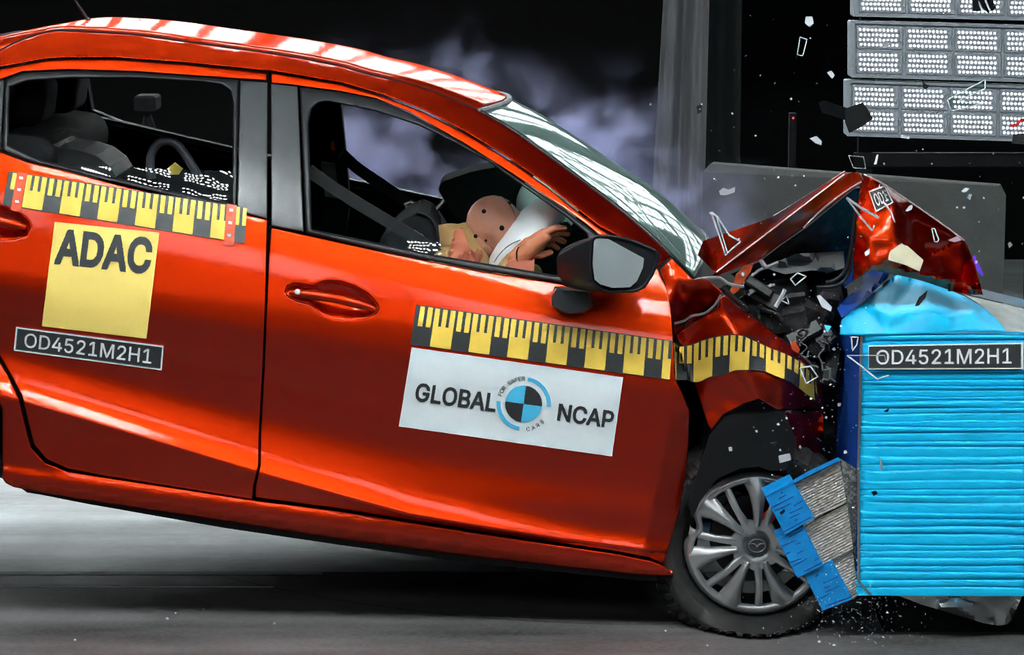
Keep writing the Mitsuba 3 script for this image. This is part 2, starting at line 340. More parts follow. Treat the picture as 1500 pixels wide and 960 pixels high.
# the lamp wall at the upper right: stacked panels in view
def lamp_panel(px0, py_t, py_b, slope, y, label, cols=6, rows=2):
    t = thing('flood_lamp', label, 'lamp', 'stacked lamp panels at the upper right')
    A = at([(px0, py_t), (px0 + 250, py_t + slope), (px0, py_b), (px0 + 250, py_b + slope)], y)
    r = A[1] - A[0]; r /= np.linalg.norm(r); u = A[0] - A[2]; h = np.linalg.norm(u); u /= h; n = np.cross(r, u); n = -n if n[1] > 0 else n
    c0 = A[0]; pw = 72 / (F / (y + CAMD)); W = cols * pw + .02
    def put(m): return oriented(m, c0, r, -u, n)
    def tri_ok(m): m.fix_normals(); return m
    E(t + '__housing', tri_ok(put(box(0, W, 0, h, -.12, -.006, .006))), HOUS, smooth=False)
    E(t + '__housing_rim', tri_ok(put(join(box(0, W, 0, .011, -.006, .02), box(0, W, h - .011, h, -.006, .02), box(0, .014, .011, h - .011, -.006, .02), box(W - .014, W, .011, h - .011, -.006, .02)))), HOUS, smooth=False)
    rh = (h - .03) / rows
    for j in range(rows):
        for i in range(cols):
            x0, y0 = .018 + i * pw, .015 + j * rh
            mo = E(t + '__module', tri_ok(put(join(box(x0 + .006, x0 + pw - .006, y0 + .003, y0 + rh - .003, -.006, .004, .003), box(x0 + pw - .020, x0 + pw - .010, y0 + rh * .3, y0 + rh * .7, .0, .012)))), MODU, smooth=False)
            d = put(dots(x0 + .016, x0 + pw - .026, y0 + .012, y0 + rh - .010, 10, 4, .0058, .0055, 6))
            d.invert() if d.face_normals[0] @ n < 0 else None
            E(mo + '__led_array', d, INK, kind='stuff', smooth=False, **emitter(LEDV, (.92, 1.0, 1.0)))
    return t
PY = 4.0
lamp_panel(1250, -56, 24, 6, PY, 'top lamp panel of the stack, cut off by the upper edge')
lamp_panel(1246, 30, 113, 7, PY, 'middle lamp panel of the stack with two full rows of lit modules')
lamp_panel(1240, 117, 199, 8, PY, 'lowest lamp panel of the stack, partly behind a flying black plate')
E('lamp_stand', join(*[box(x - .03, x + .03, PY + .16, PY + .22, 0, 2.4) for x in (1.55, 2.3, 2.9)], box(1.5, 3.0, PY + .13, PY + .17, 1.0, 1.06), box(1.5, 3.0, PY + .13, PY + .17, 1.95, 2.0)), FRAGD, 'black upright rack carrying the stacked lamp panels', 'lamp rack', smooth=False)

# curtain
def curtain():
    xs = np.linspace(.585, .79, 60); zs = np.linspace(.02, 5.9, 30)
    X, Z = np.meshgrid(xs, zs, indexing='ij')
    Yc = 3.35 + .035 * np.sin(X * 38 + .5 * np.sin(Z * .9)) + .02 * np.sin(X * 83 + 1) + .02 * Z
    X = X + .05 * (Z - 1.2) * (1 - (X - .585) / .3)
    return slab(np.stack([X, Yc, Z], -1), [0, .006, 0])
E('curtain', curtain(), CURT, 'grey fabric curtain hanging in folds behind the windscreen', 'curtain', smooth=50)
def darkcurtain():
    xs = np.linspace(.80, .95, 50); zs = np.linspace(.02, 5.9, 20); X, Z = np.meshgrid(xs, zs, indexing='ij')
    return slab(np.stack([X, 3.6 + .03 * np.sin(X * 45), Z], -1), [0, .006, 0])
E('curtain', darkcurtain(), M('m_dark_curtain', princ((.008, .010, .010), .9, specular=.05)), 'darker curtain strip just right of the pale grey curtain', 'curtain', smooth=50)
def backdrop_curtain(x0, x1):
    xs = np.linspace(x0, x1, int((x1 - x0) * 60)); zs = np.linspace(.02, 5.9, 12); X, Z = np.meshgrid(xs, zs, indexing='ij')
    return slab(np.stack([X, 6.7 + 0 * X, Z], -1), [0, .006, 0])
E('curtain', backdrop_curtain(-4, 1.0), M('m_black_curtain', {'type': 'twosided', 'b': {'type': 'diffuse', 'reflectance': rgb(.004, .004, .004)}}), 'wide black backdrop curtain behind the car roof', 'curtain', smooth=50)
# concrete block behind the crash
def conc_block():
    a, b = at([(1030, 241)], 2.6)[0], at([(1474, 274)], 1.69)[0]; zt = a[2]; b[2] = zt
    m = hull([[a[0], 2.62, 0], [a[0], 2.62, zt - .03], [a[0] + .03, 2.63, zt], [b[0] - .02, 1.71, zt], [b[0], 1.69, zt - .03], [b[0], 1.69, 0],
              [a[0] + .05, 2.72, 0], [a[0] + .05, 2.72, zt], [b[0], 1.8, 0], [b[0], 1.8, zt]])
    return m
E('concrete_block', conc_block(), CONC, 'large grey concrete block behind the folded bonnet', 'concrete block', smooth=False)
# camera on tripod, far behind, seen through the rear side window
t = thing('camera_tripod', 'dark camera on a tripod seen through the rear side window', 'tripod')
tp = at([(216, 150)], 4.6)[0]
E(t + '__camera_body', box(tp[0] - .05, tp[0] + .05, 4.5, 4.7, tp[2] - .035, tp[2] + .035, .01), DARK, smooth=False)
for k in range(3):
    a = 2.1 * k + .4; E(t + '__leg', tube([[tp[0], 4.6, tp[2] - .06], [tp[0] + .42 * math.cos(a), 4.6 + .42 * math.sin(a), 0]], .018), DARK)

# ------------------------------------------------------------------ the car
CAR = thing('car', 'red hatchback crumpling nose first into the blue barrier, rear end lifted', 'car')
def C(part, mesh, mat, label=None, **k): return E(f'{CAR}__{part}', mesh, mat, label, **k)
def U(parent, part, mesh, mat, label=None, **k): return E(f'{parent}__{part}', mesh, mat, label, **k)
LIP = (1.6, .006)
belt_low = [(0, 222), (40, 237), (100, 251), (170, 270), (250, 289), (335, 308), (392, 322)]
gapx = [(392, 330), (389.5, 440), (385.5, 540), (380, 640), (379.5, 682), (372, 713)]
cup_front = [(418, 428), (421, 419), (430, 415), (444, 416), (460, 420), (468, 414), (480, 411), (497, 412), (520, 419), (540, 431), (552, 444), (555, 452), (550, 460), (535, 467), (512, 470), (488, 468), (470, 461), (459, 450), (453, 445), (435, 441), (423, 435)]
cup_rear = [(-70, 300), (-20, 300), (5, 303), (25, 310), (40, 324), (44, 334), (38, 345), (20, 351), (-20, 352), (-70, 340)]
def bowl(poly, depth, reach):
    import shapely
    bd = sg.Polygon(poly).exterior
    def f(p, off=0.0):
        d = shapely.distance(shapely.points(np.atleast_2d(p)), bd)
        return body(p, off + .004 + depth * (1 - np.exp(-d / reach)))
    return f
# front door
fd_poly = [(397, 333), (560, 369), (700, 397), (812, 414), (868, 426), (893, 395), (900, 352), (908, 350), (940, 372), (964, 394), (976, 420), (983, 450), (986, 492), (989, 556), (1000, 577), (1010, 602), (1009, 650), (1004, 700), (994, 755), (972, 827), (950, 817), (900, 807.5), (700, 778), (500, 746), (374, 729), (374, 713.5), (381, 682), (381.5, 640), (387, 540), (391, 440), (393.5, 380)]
def door_front_surf(p, off=0.0):
    p = np.atleast_2d(p)
    line = np.interp(p[:, 1], [556, 640, 760, 830], [992, 975, 952, 938])
    d = np.clip(p[:, 0] - line, 0, None) * (p[:, 1] > 540) * np.clip((p[:, 1] - 556) / 60, 0, 1)
    return body(p, off + d * .0009)
fdoor = C('front_door', panel(fd_poly, door_front_surf, 5, .012, LIP, 2, [cup_front], crease_px()), RED, smooth=48)
U(fdoor, 'handle_cup', panel(sg.Polygon(cup_front).buffer(1.5).exterior.coords[:-1], bowl(cup_front, .035, 12), 3.5, .006), RED, smooth=60)
def handle(parent, pts, r, off):
    p = spline([(*q,) for q in pts], 26); n = len(p)
    P = body(p, off + .006 * np.linspace(-1, 1, n) ** 2)
    rr = r * (1 - .55 * np.abs(np.linspace(-1, 1, n)) ** 4)
    return U(parent, 'handle', tube(P, rr, 14), RED, smooth=60)
h = handle(fdoor, [(424, 428), (450, 431), (490, 437), (520, 444), (549, 453)], .0145, -.013)
U(fdoor, 'lock_cylinder', trimesh.Trimesh(*(lambda m: (np.array(m.vertices) + body([(436, 428)], -.028)[0], m.faces))(trimesh.creation.icosphere(2, .0088))), WHT, smooth=True)
# rear door
rd_poly = [(-170, 150), *belt_low, *[(x - .5, y) for x, y in gapx], (370, 732), (250, 713), (150, 697), (100, 687), (68, 673), (50, 652), (42, 622), (32, 580), (14, 546), (0, 522), (-25, 500), (-170, 480)]
rdoor = C('rear_door', panel(rd_poly, body, 5, .012, LIP, 2, [cup_rear], crease_px()), RED, smooth=48)
U(rdoor, 'handle_cup', panel(sg.Polygon(cup_rear).buffer(1.5).exterior.coords[:-1], bowl(cup_rear, .035, 12), 4, .006), RED, smooth=60)
handle(rdoor, [(-70, 316), (-30, 319), (10, 326), (38, 334)], .0165, -.012)
# sill below the doors
rk = [(-12, 520), (0, 530), (13, 552), (28, 584), (38, 626), (46, 656), (66, 678), (100, 691), (150, 699), (250, 714), (372, 733), (500, 749), (700, 781), (900, 811), (955, 822), (974, 830), (986, 838), (986, 845), (930, 842), (700, 817), (500, 791), (330, 764), (100, 729), (20, 714), (8, 708), (3, 700), (3, 600), (-12, 570)]
C('sill_panel', panel(rk, body, 7, .02, (2.5, .008), 0), RED, smooth=48)
ub = [(20, 708), (100, 724), (330, 758), (500, 786), (700, 812), (930, 837), (980, 842), (960, 852), (930, 850), (700, 826), (500, 799), (330, 774), (120, 737), (60, 725), (40, 722)]
C('underbody_flange', panel(ub, lambda p, off=0.0: at(p, .06 + off), 12, .04), TRIM)
# upper body: rail above the doors, door frames, window surrounds
ditch = [(-100, 98), (0, 74), (30, 59), (60, 49), (85, 45), (200, 51), (280, 62), (360, 73), (445, 86), (500, 97), (540, 109), (600, 123), (640, 136), (700, 162), (745, 188), (800, 227), (850, 264), (900, 302), (945, 340), (983, 376)]
gapl = [(964, 392), (940, 370), (908, 347), (880, 333), (850, 310), (800, 270), (740, 228), (680, 192), (620, 161), (560, 138), (500, 121), (400, 104), (393, 103.5), (267, 91), (167, 84), (100, 84), (67, 86), (0, 98), (-100, 124)]
import shapely
_gl = sg.LineString(gapl)
def rail_surf(p, off=0.0):
    p = np.atleast_2d(p); d = shapely.distance(shapely.points(p), _gl); d = np.clip(d - 1, 0, 60)
    return body(p, off + .0026 * d * d / (d + 3))
rail = C('side_rail', panel([*ditch, (972, 384), *gapl], rail_surf, 5, .012, (1.6, .006)), RED, smooth=48)
fr_front = [(397, 106.5), (400, 107), (500, 124), (560, 141), (620, 164), (680, 195), (740, 231), (800, 273), (850, 313), (880, 336), (906, 351), (898, 356), (886, 352), (863, 332), (830, 308), (780, 274), (733, 243), (680, 210), (633, 183), (600, 164), (550, 144), (500, 134), (439, 126), (397, 121.5)]
U(fdoor, 'upper_frame', panel(fr_front, body, 6, .012, (2.0, .006)), RED, smooth=48)
fr_rear = [(-100, 128), (0, 101), (67, 89), (100, 87), (167, 87), (267, 94), (391, 107), (391, 118), (350, 115.5), (200, 105), (100, 102), (33, 105), (8, 114), (-100, 150)]
U(rdoor, 'upper_frame', panel(fr_rear, body, 6, .012, (2.0, .006)), RED, smooth=48)
in_rear = [(12, 212), (14, 128), (40, 119), (100, 115), (200, 115), (300, 121), (325, 125), (337, 133), (341, 150), (340, 298), (250, 279), (150, 256), (60, 234)]
out_rear = [(3, 220), (8, 117), (33, 106.5), (100, 103.5), (200, 106.5), (350, 117), (346, 309), (335, 306), (250, 287), (170, 268), (100, 249.5), (40, 235.5)]
wf_r = U(rdoor, 'window_frame', panel(out_rear, lambda p, off=0.0: body(p, off + .003), 6, .02, (3.5, .008), 0, [in_rear]), TRIM, 'black rubber framed surround of the rear side window', smooth=48)
in_front = [(457, 336), (452, 180), (456, 160), (466, 151), (480, 149), (500, 153), (550, 163), (613, 184), (665, 209), (717, 238), (777, 281), (830, 319), (860, 344), (862, 400), (812, 403), (700, 384), (640, 374), (560, 357)]
out_front = [(439, 127.5), (500, 135.5), (550, 145.5), (600, 165.5), (633, 184.5), (680, 211.5), (733, 244.5), (780, 275.5), (830, 309.5), (863, 333.5), (885, 353), (880, 426), (868, 425), (812, 413), (700, 396), (560, 368), (448, 342)]
wf_f = U(fdoor, 'window_frame', panel(out_front, lambda p, off=0.0: body(p, off + .003), 6, .02, (3.5, .008), 0, [in_front]), TRIM, 'black rubber framed surround of the front side window', smooth=48)
U(rdoor, 'pillar_film', panel([(352, 118.5), (392, 121), (391.5, 321), (347, 309)], lambda p, off=0.0: body(p, off + .002), 8, .012, (2, .004)), GLOSS, 'satin black pillar cover', smooth=48)
U(fdoor, 'pillar_film', panel([(397, 123), (436, 127), (445, 340), (397, 331)], lambda p, off=0.0: body(p, off + .002), 8, .012, (2, .004)), GLOSS, 'satin black pillar cover', smooth=48)
C('quarter_trim', panel([(-110, 190), (-110, 155), (0, 118), (6, 118), (1, 219), (0, 220)], lambda p, off=0.0: body(p, off + .003), 8, .012, (2, .004)), GLOSS, smooth=48)
U(rdoor, 'window_glass', panel([(98, 243), (120, 243), (342, 251), (342, 301), (250, 282), (150, 259)], lambda p, off=0.0: body(p, off + .022), 14, .003), PANE, 'lowered window glass mirroring the lamps', smooth=60)
U(fdoor, 'window_glass', panel([(480, 317), (560, 334), (640, 353), (648, 360), (648, 379), (640, 377), (560, 360), (480, 343)], lambda p, off=0.0: body(p, off + .022), 14, .003), PANE, 'lowered window glass mirroring the lamps', smooth=60)
inner = [(-170, 165), (0, 232), (100, 258), (250, 296), (392, 330), (560, 370), (700, 397), (860, 424), (985, 480), (990, 560), (1000, 610), (985, 780), (960, 836), (700, 810), (330, 755), (60, 705), (40, 640), (10, 560), (-170, 520)]
inn = panel(inner, lambda p, off=0.0: body(p, off + .045), 14, .01)
C('inner_door_shell', inn, DARK, smooth=48)
# the far side, a mirror of the near one
for nm, mesh, mat in (('far_door_shell', inn, DARK), ('far_rail', panel([*ditch, (972, 384), *gapl], rail_surf, 12, .012), DARK), ('far_front_window_frame', panel(out_front, body, 9, .03, None, 0, [in_front]), TRIM), ('far_rear_window_frame', panel(out_rear, body, 9, .03, None, 0, [in_rear]), TRIM),
                      ('far_pillar', panel([(346, 118), (446, 127), (450, 342), (346, 309)], body, 12, .05), DARK), ('far_door', panel(fd_poly, body, 14, .01), RED), ('far_door', panel(rd_poly, body, 14, .01), RED), ('far_sill_panel', panel(rk, body, 14, .01), RED),
                      ('far_quarter', panel([(-140, 200), (-110, 140), (0, 112), (8, 114), (1, 222), (-60, 215)], body, 12, .03), DARK)):
    C(nm, mirror(mesh), mat, smooth=48)
C('far_door_ledge', tube(mirror(trimesh.Trimesh(body(spline([(20, 226), (150, 256), (340, 300)], 20), .055), np.zeros((0, 3), int), process=False)).vertices, .012), GREYTRIM)
# roof and windscreen
YC = .84
def loft(px, off, bulge, m=25, close=0.0):
    A = rail_surf(px, off); B = A.copy(); B[:, 1] = 2 * YC - A[:, 1]
    v = np.linspace(0, 1, m)[None, :, None]; w = 4 * v * (1 - v)
    return A[:, None] * (1 - v) + B[:, None] * v + w * bulge
rp = spline([(-260, 150), (-100, 92), (0, 60), (60, 49), (85, 45), (200, 51), (280, 62), (360, 73), (445, 86), (500, 97), (540, 109), (600, 123), (640, 136), (697, 160)], 60)
wgt = np.clip((rp[:, 0] - 420) / 280, 0, 1) ** 1.5
bl = np.where(np.ones((60, 1)), .005 * CW, 0)[:, None, :] * np.ones((60, 1, 1)) + (.085 * wgt)[:, None, None] * CU + (.004 * wgt)[:, None, None] * CW
roof = loft(rp, .004, bl, 41)
vv = np.linspace(0, 1, 41); edge = np.minimum(1, np.minimum(vv, 1 - vv) / .06)
roof = roof + ((1 - (1 - edge) ** 2) * .026)[None, :, None] * CW - .014 * CW
C('roof', slab(roof, [0, 0, -.012]), RED, smooth=60)
C('headliner', slab(roof[:, 2:-2] - .035 * CW, [0, 0, -.01]), DARK, smooth=60)
C('roof_drip_rail', tube(rail_surf(spline(ditch[1:14], 60), .002), .003, 6), TRIM)
wp = spline([(703, 164), (748, 190), (803, 229), (853, 266), (903, 304), (948, 342), (985, 378), (1014, 409)], 40)
wb = (.085 * np.linspace(1, .9, 40))[:, None, None] * CU + (.055 * np.linspace(.35, 1.15, 40))[:, None, None] * CW
ws = loft(wp, .006, wb, 37)
scr = C('windscreen', slab(ws, [-.002, 0, -.004]), SCREEN, 'greenish cracked windscreen mirroring lamp rows', smooth=60)
for k, (a, b) in enumerate([(0, 1)]):
    U(scr, 'edge_seal', tube(ws[:, 0] + [.002, -.004, .002], .006, 8), TRIM)
    U(scr, 'edge_seal', tube(ws[0] + .003 * CW, .009, 8), GREYTRIM)
    U(scr, 'edge_seal', tube(ws[-1], .008, 8), TRIM)
def on_screen(uv): # points on the windscreen grid
    uv = np.asarray(uv, float); i = np.clip(uv[:, 0] * 39, 0, 38.99); j = np.clip(uv[:, 1] * 36, 0, 35.99); i0, j0 = i.astype(int), j.astype(int); fi, fj = (i - i0)[:, None], (j - j0)[:, None]
    return ws[i0, j0] * (1 - fi) * (1 - fj) + ws[i0 + 1, j0] * fi * (1 - fj) + ws[i0, j0 + 1] * (1 - fi) * fj + ws[i0 + 1, j0 + 1] * fi * fj + .004 * CW
for path in ([(.30, .10), (.48, .14), (.62, .16), (.75, .07), (.97, .05)], [(.35, .05), (.5, .055), (.68, .05), (.82, .02)]):
    U(scr, 'crack', tube(on_screen(spline(path, 26)), .0016, 5), GREYTRIM)
# cabin
def carbox(s0, s1, y0, y1, t0, t1, bev=.0):
    m = box(s0, s1, y0, y1, t0, t1, bev); v = np.array(m.vertices)
    return trimesh.Trimesh(ORG + v[:, :1] * CU + v[:, 2:3] * CW + v[:, 1:2] * [0, 1, 0], m.faces, process=False)
C('floor_pan', carbox(-1.35, 1.0, .07, 1.6, .02, .05), DARK, smooth=False)
C('rear_light_stop', carbox(-1.36, -1.33, .1, 1.58, .05, 1.22), DARK, smooth=False)  # added unseen panel, keeps light from leaking in at the open rear
C('firewall', carbox(1.0, 1.03, .12, 1.56, .05, .72), DARK, smooth=False)
C('dashboard', carbox(.66, 1.0, .10, 1.58, .52, .79, .05), DARK, smooth=40)
def soft(s0, s1, y0, y1, t0, t1, r):
    cs = [trimesh.creation.icosphere(2, r).vertices + [x, y, z] for x in (s0 + r, s1 - r) for y in (y0 + r, y1 - r) for z in (t0 + r, t1 - r)]
    v = hull(np.vstack(cs)); w = np.array(v.vertices); return trimesh.Trimesh(ORG + w[:, :1] * CU + w[:, 2:3] * CW + w[:, 1:2] * [0, 1, 0], v.faces, process=False)
bk = C('rear_seat', soft(-1.2, -1.0, .2, 1.5, .3, .99, .07), SEATM, smooth=40)
U(bk, 'cushion', carbox(-1.0, -.5, .2, 1.5, .25, .45, .06), SEATM, smooth=40)
for y in (.35, .95): U(bk, 'headrest', soft(-1.16, -1.05, y, y + .28, 1.01, 1.17, .05), M('m_headrest', princ((.007, .008, .009), .8, specular=.15)) if y < .5 else 'm_headrest', smooth=40)
def px_hull(front, y0, y1, grow=0):
    a = at(front, y0); b = at(front, y1); b[:, [0, 2]] = a[:, [0, 2]]
    return hull(np.vstack([a, b]))
def px_prism(poly, y0, y1, bev=.0):
    """A traced outline given its own depth from y0 to y1 (same size front and back), edges chamfered."""
    g = sg.Polygon(poly).buffer(0); sc = F / (CAMD + y0)
    A = at(list(g.exterior.coords)[:-1], y0)[:, [0, 2]]; q = sg.Polygon(A).buffer(0)
    if bev:
        cs = m3.CrossSection([np.array(q.exterior.coords)[:-1][::1 if q.exterior.is_ccw else -1]])
        layers = [(0, -bev), (bev, 0), (y1 - y0 - bev, 0), (y1 - y0, -bev)]
    m = trimesh.creation.extrude_polygon(q, y1 - y0, engine='earcut'); v = np.array(m.vertices)
    m = trimesh.Trimesh(np.stack([v[:, 0], y0 + v[:, 2], v[:, 1]], 1), m.faces, process=False); m.fix_normals(); return m
# front seats
fs = C('front_seat', px_prism(rounded([(548, 372), (560, 350), (590, 322), (612, 312), (628, 318), (640, 340), (642, 372), (630, 430), (600, 560), (560, 560), (540, 470)], 6).exterior.coords[:-1], .24, .66), SEATM, 'black front seat back beside the dummy', smooth=40)
U(fs, 'seat_piping', tube(at(spline([(610, 311), (628, 317), (640, 340), (642, 372), (634, 410)], 20), .236), .006), TRIM)
U(fs, 'recliner_lever', join(tube(at([(598, 364), (612, 340)], .23), .0035), tube(at([(606, 338), (620, 346)], .23), .003)), GREYTRIM)
fs2 = C('front_seat', px_prism(rounded([(560, 372), (580, 348), (612, 322), (634, 320), (650, 345), (640, 420), (600, 470), (560, 440)], 6).exterior.coords[:-1], .95, 1.35), SEATM, 'black passenger seat back with its headrest tipped forward', smooth=40)
hr = sg.Polygon([(641, 278), (648, 266), (690, 252), (735, 243), (775, 246), (790, 275), (785, 305), (735, 322), (690, 330), (668, 318), (650, 292)]).buffer(-8).buffer(8)
U(fs2, 'headrest', px_prism(hr.exterior.coords[:-1], 1.02, 1.26), SEATM, smooth=60)
for dy in (1.08, 1.2): U(fs2, 'headrest_post', tube(at([(620, 328), (655, 290)], dy), .008), STEEL)
# belts
C('seat_belt', ribbon(at(spline([(500, 225), (520, 244), (560, 272), (600, 300), (625, 322)], 20), 1.2), [.022, 0, .03]), BELT, 'black seat belt strap crossing the front window')
C('seat_belt', ribbon(at(spline([(452, 250), (480, 270), (520, 296), (570, 326), (612, 352), (650, 380)], 20), .22), [.018, 0, .03]), M('m_webbing_grey', princ((.010, .011, .012), .6, specular=.2)), 'grey black seat belt strap near the driver dummy')
C('seat_belt_anchor', join(tube(at([(592, 300), (602, 296), (608, 300), (614, 297)], 1.18), .006), tube(at([(594, 303), (612, 306)], 1.18), .005)), STEEL)
C('belt_pillar', px_prism([(487, 150), (499, 150), (508, 240), (512, 300), (505, 350), (470, 350), (478, 240)], 1.30, 1.36), DARK)
C('pillar_loop', px_prism([(484, 212), (488, 205), (491, 222), (485, 220)], 1.28, 1.30), ORNG)
C('pillar_bezel', px_prism([(470, 238), (490, 240), (497, 292), (476, 288)], 1.27, 1.30), GREYTRIM)
# child seat in the rear
cs = C('child_seat', px_prism(rounded([(45, 246), (50, 222), (58, 211), (72, 208), (84, 216), (118, 221), (140, 228), (160, 243), (172, 262), (60, 262)], 3).exterior.coords[:-1], .42, .78), M('m_child_seat', princ((.010, .011, .012), .6, specular=.2)), 'dark child seat shell in the rear seat row')
U(cs, 'carry_hoop', tube(at(spline([(222, 262), (220, 236), (225, 219), (235, 209), (246, 207), (258, 211), (268, 222), (280, 240), (292, 262)], 40), .45), .0135, 12), M('m_hoop', princ((.03, .033, .04), .35)), smooth=60)
U(cs, 'sticker', px_prism([(246, 246), (256, 238), (268, 247), (262, 256), (250, 256)], .47, .474), YEL)
# ---- mirror
mir = C('door_mirror', None or hull(np.vstack([at([(822, 366), (842, 354), (870, 347), (905, 349), (945, 360), (962, 370), (965, 382), (952, 410), (940, 423), (915, 428), (860, 427), (828, 420), (816, 400), (815, 378)], -.13),
    at([(866, 353), (873, 346.5), (886, 344.5), (915, 348), (948, 359), (966, 370), (968, 378), (957, 404), (945, 422), (930, 428), (895, 429), (876, 423), (865, 412), (862, 388)], -.215),
    at([(830, 372), (850, 360), (930, 366), (945, 380), (930, 415), (850, 418), (832, 405)], -.07)])), TRIM, 'black door mirror folded to show its glass', smooth=32)
gl = [(870, 353), (873, 350), (880, 349), (913, 353), (935, 362), (944, 373), (942, 392), (933, 412), (923, 421), (897, 422), (880, 417), (871, 410), (868, 387)]
def mirror_surf(p, off=0.0):
    p = np.atleast_2d(p); return at(p, -.221 + off - .00022 * (p[:, 1] - 385) + .00012 * (p[:, 0] - 905))
U(mir, 'mirror_glass', panel(gl, mirror_surf, 8, .004), MIRR, 'silvery mirror glass', smooth=False)
rimp = np.vstack([gl, gl[:1]])
U(mir, 'bezel', tube(at(spline([(867, 352), (872, 347), (886, 346), (914, 350), (945, 361), (962, 371), (960, 385), (952, 405), (942, 420), (928, 426), (896, 427), (878, 422), (867, 412), (864, 388), (867, 352)], 70), -.217), .005, 8), TRIM, smooth=60)
U(mir, 'foot', hull(np.vstack([at([(815, 424), (862, 428), (867, 445), (856, 456), (832, 459), (812, 450), (808, 436)], -.10), at([(812, 420), (868, 426), (872, 448), (856, 460), (826, 460), (808, 448)], -.005)])), GLOSS, smooth=32)
# ---- wheels
HUB = at([(1108, 797)], .06)[0]
def make_wheel(hub, parent_label=None, flat_tyre=True):
    hx, hz = hub[0], hub[2]
    na = 220; ph = np.linspace(0, 2 * math.pi, na, endpoint=False)
    prof = [(.208, .035), (.222, .012), (.245, -.012), (.268, -.016), (.284, -.006), (.290, .004), (.298, .012), (.306, .030), (.310, .060), (.310, .150), (.298, .185), (.25, .20), (.208, .18)]
    prof = spline([(r, y) for r, y in prof], 40)
    P = np.zeros((na + 1, 40, 3))
    for i in range(na + 1):
        a = 2 * math.pi * (i % na) / na
        down = max(0, -math.sin(a)) ** 3 if flat_tyre else 0
        left = max(0, math.cos(a - math.radians(222))) ** 8 if flat_tyre else 0
        r = prof[:, 0] + left * .012 * (prof[:, 0] > .25); y = prof[:, 1] - down * .018 * np.exp(-((prof[:, 0] - .265) / .03) ** 2) - left * .015 * np.exp(-((prof[:, 0] - .25) / .03) ** 2)
        if flat_tyre and math.sin(a) < -.3:
            av = (hz - .003) / -math.sin(a)
            if av < .312: q = (av - .215) / (.312 - .215); r = np.where(r > .215, .215 + (r - .215) * q, r); y = y - (1 - q) * .20 * np.exp(-((prof[:, 0] - .300) / .042) ** 2) * (np.arange(40) < 26)
        lug = ((i // 3) % 2) * .007 * ((prof[:, 0] > .276) & (np.arange(40) < 25)); r = r - lug; y = y - lug * 1.1 * (prof[:, 0] > .27)
        x, z = hx + r * math.cos(a), hz + r * math.sin(a)
        
        P[i] = np.stack([x, hub[1] + y, z], 1)
    lugs = []
    j0, j1 = np.argmin(np.abs(prof[:24, 0] - .272)), 24
    for i in range(0, na, 4):
        Q = P[i:i + 3, j0:j1]; c = math.cos(2 * math.pi * i / na), math.sin(2 * math.pi * i / na)
        lugs.append(slab(Q + np.array([0, -.009, -.002]), [0, .011, 0]))
    return grid(P), join(*lugs)
tw, lug_mesh = make_wheel(HUB)
whl = C('front_wheel', tw, TYRE, 'black tyre squashed flat against the floor', smooth=28)
U(whl, 'tread_lugs', lug_mesh, TYRE, kind='stuff', smooth=30)
U(whl, 'rim', join(trimesh.Trimesh(*(lambda m: ((np.array(m.vertices)[:, [0, 2, 1]] * [1, 1, -1]) + [HUB[0], HUB[1] + .10, HUB[2]], m.faces))(trimesh.creation.annulus(.19, .212, .14)))), FRAGD, smooth=40)
U(whl, 'brake_disc', trimesh.Trimesh(*(lambda m: ((np.array(m.vertices)[:, [0, 2, 1]] * [1, 1, -1]) + [HUB[0], HUB[1] + .09, HUB[2]], m.faces))(trimesh.creation.cylinder(.13, .02, sections=48))), M('m_disc', princ((.03, .03, .03), .4, .6)), smooth=40)
def dish(r): return HUB[1] + .004 + .030 * (r / .21) ** 1.6 * 0 + .018 * np.exp(-(r / .05) ** 2) * 0 + .014 * (1 - np.clip(r / .12, 0, 1)) * 0 - .020 * np.sin(np.clip(r / .21, 0, 1) * math.pi)
def polar_sheet(inner_edge, outer_edge, th=.010, n=24, m=9, crown=.013):
    """A blade between two polar edge curves [(r, angle in degrees)], slightly crowned."""
    A, B = spline(inner_edge, n), spline(outer_edge, n); v = np.linspace(0, 1, m)[None, :, None]
    Q = A[:, None] * (1 - v) + B[:, None] * v; r, a = Q[..., 0], np.radians(Q[..., 1])
    y = dish(r) - crown * (4 * v[..., 0] * (1 - v[..., 0]))
    P = np.stack([HUB[0] + r * np.cos(a), y, HUB[2] + r * np.sin(a)], -1)
    return slab(P, [0, th, 0])
ringA = [(.182 - .022 * math.exp(-((k - 165) / 9) ** 2), k) for k in np.linspace(-38, 322, 120)]
ringB = [(.211 - .030 * math.exp(-((k - 165) / 9) ** 2), k) for k in np.linspace(-38, 322, 120)]
hubc = [(.0, k) for k in np.linspace(0, 360, 60)]
cap = U(whl, 'hubcap', join(polar_sheet(ringA, ringB, .012, 150, 6, .010), polar_sheet([(.030, k) for k in np.linspace(0, 360, 60)], [(.074 + .004 * math.sin(math.radians(7 * k)), k) for k in np.linspace(0, 360, 60)], .014, 90, 5, .004)), SILV, 'silver grey wheel cover with paired curved spokes', smooth=40)
for k in range(7):
    c = 130 + 360 / 7 * k
    if abs(((c - 27) + 180) % 360 - 180) < 3: continue
    wide = polar_sheet([(.056, c + 1), (.10, c + 1.5), (.14, c + 1.5), (.17, c + 1), (.200, c + 1)], [(.056, c + 25), (.10, c + 19), (.14, c + 20), (.17, c + 22.5), (.200, c + 26)], .010)
    thin = polar_sheet([(.056, c - 25), (.10, c - 17), (.14, c - 15), (.17, c - 15), (.200, c - 18)], [(.056, c + 1), (.10, c - 4.5), (.14, c - 6.5), (.17, c - 8), (.200, c - 9)], .010, crown=.004)
    E(f'{whl}__hubcap_spoke', join(wide, thin), SILV, 'pair of silver spokes', smooth=40)
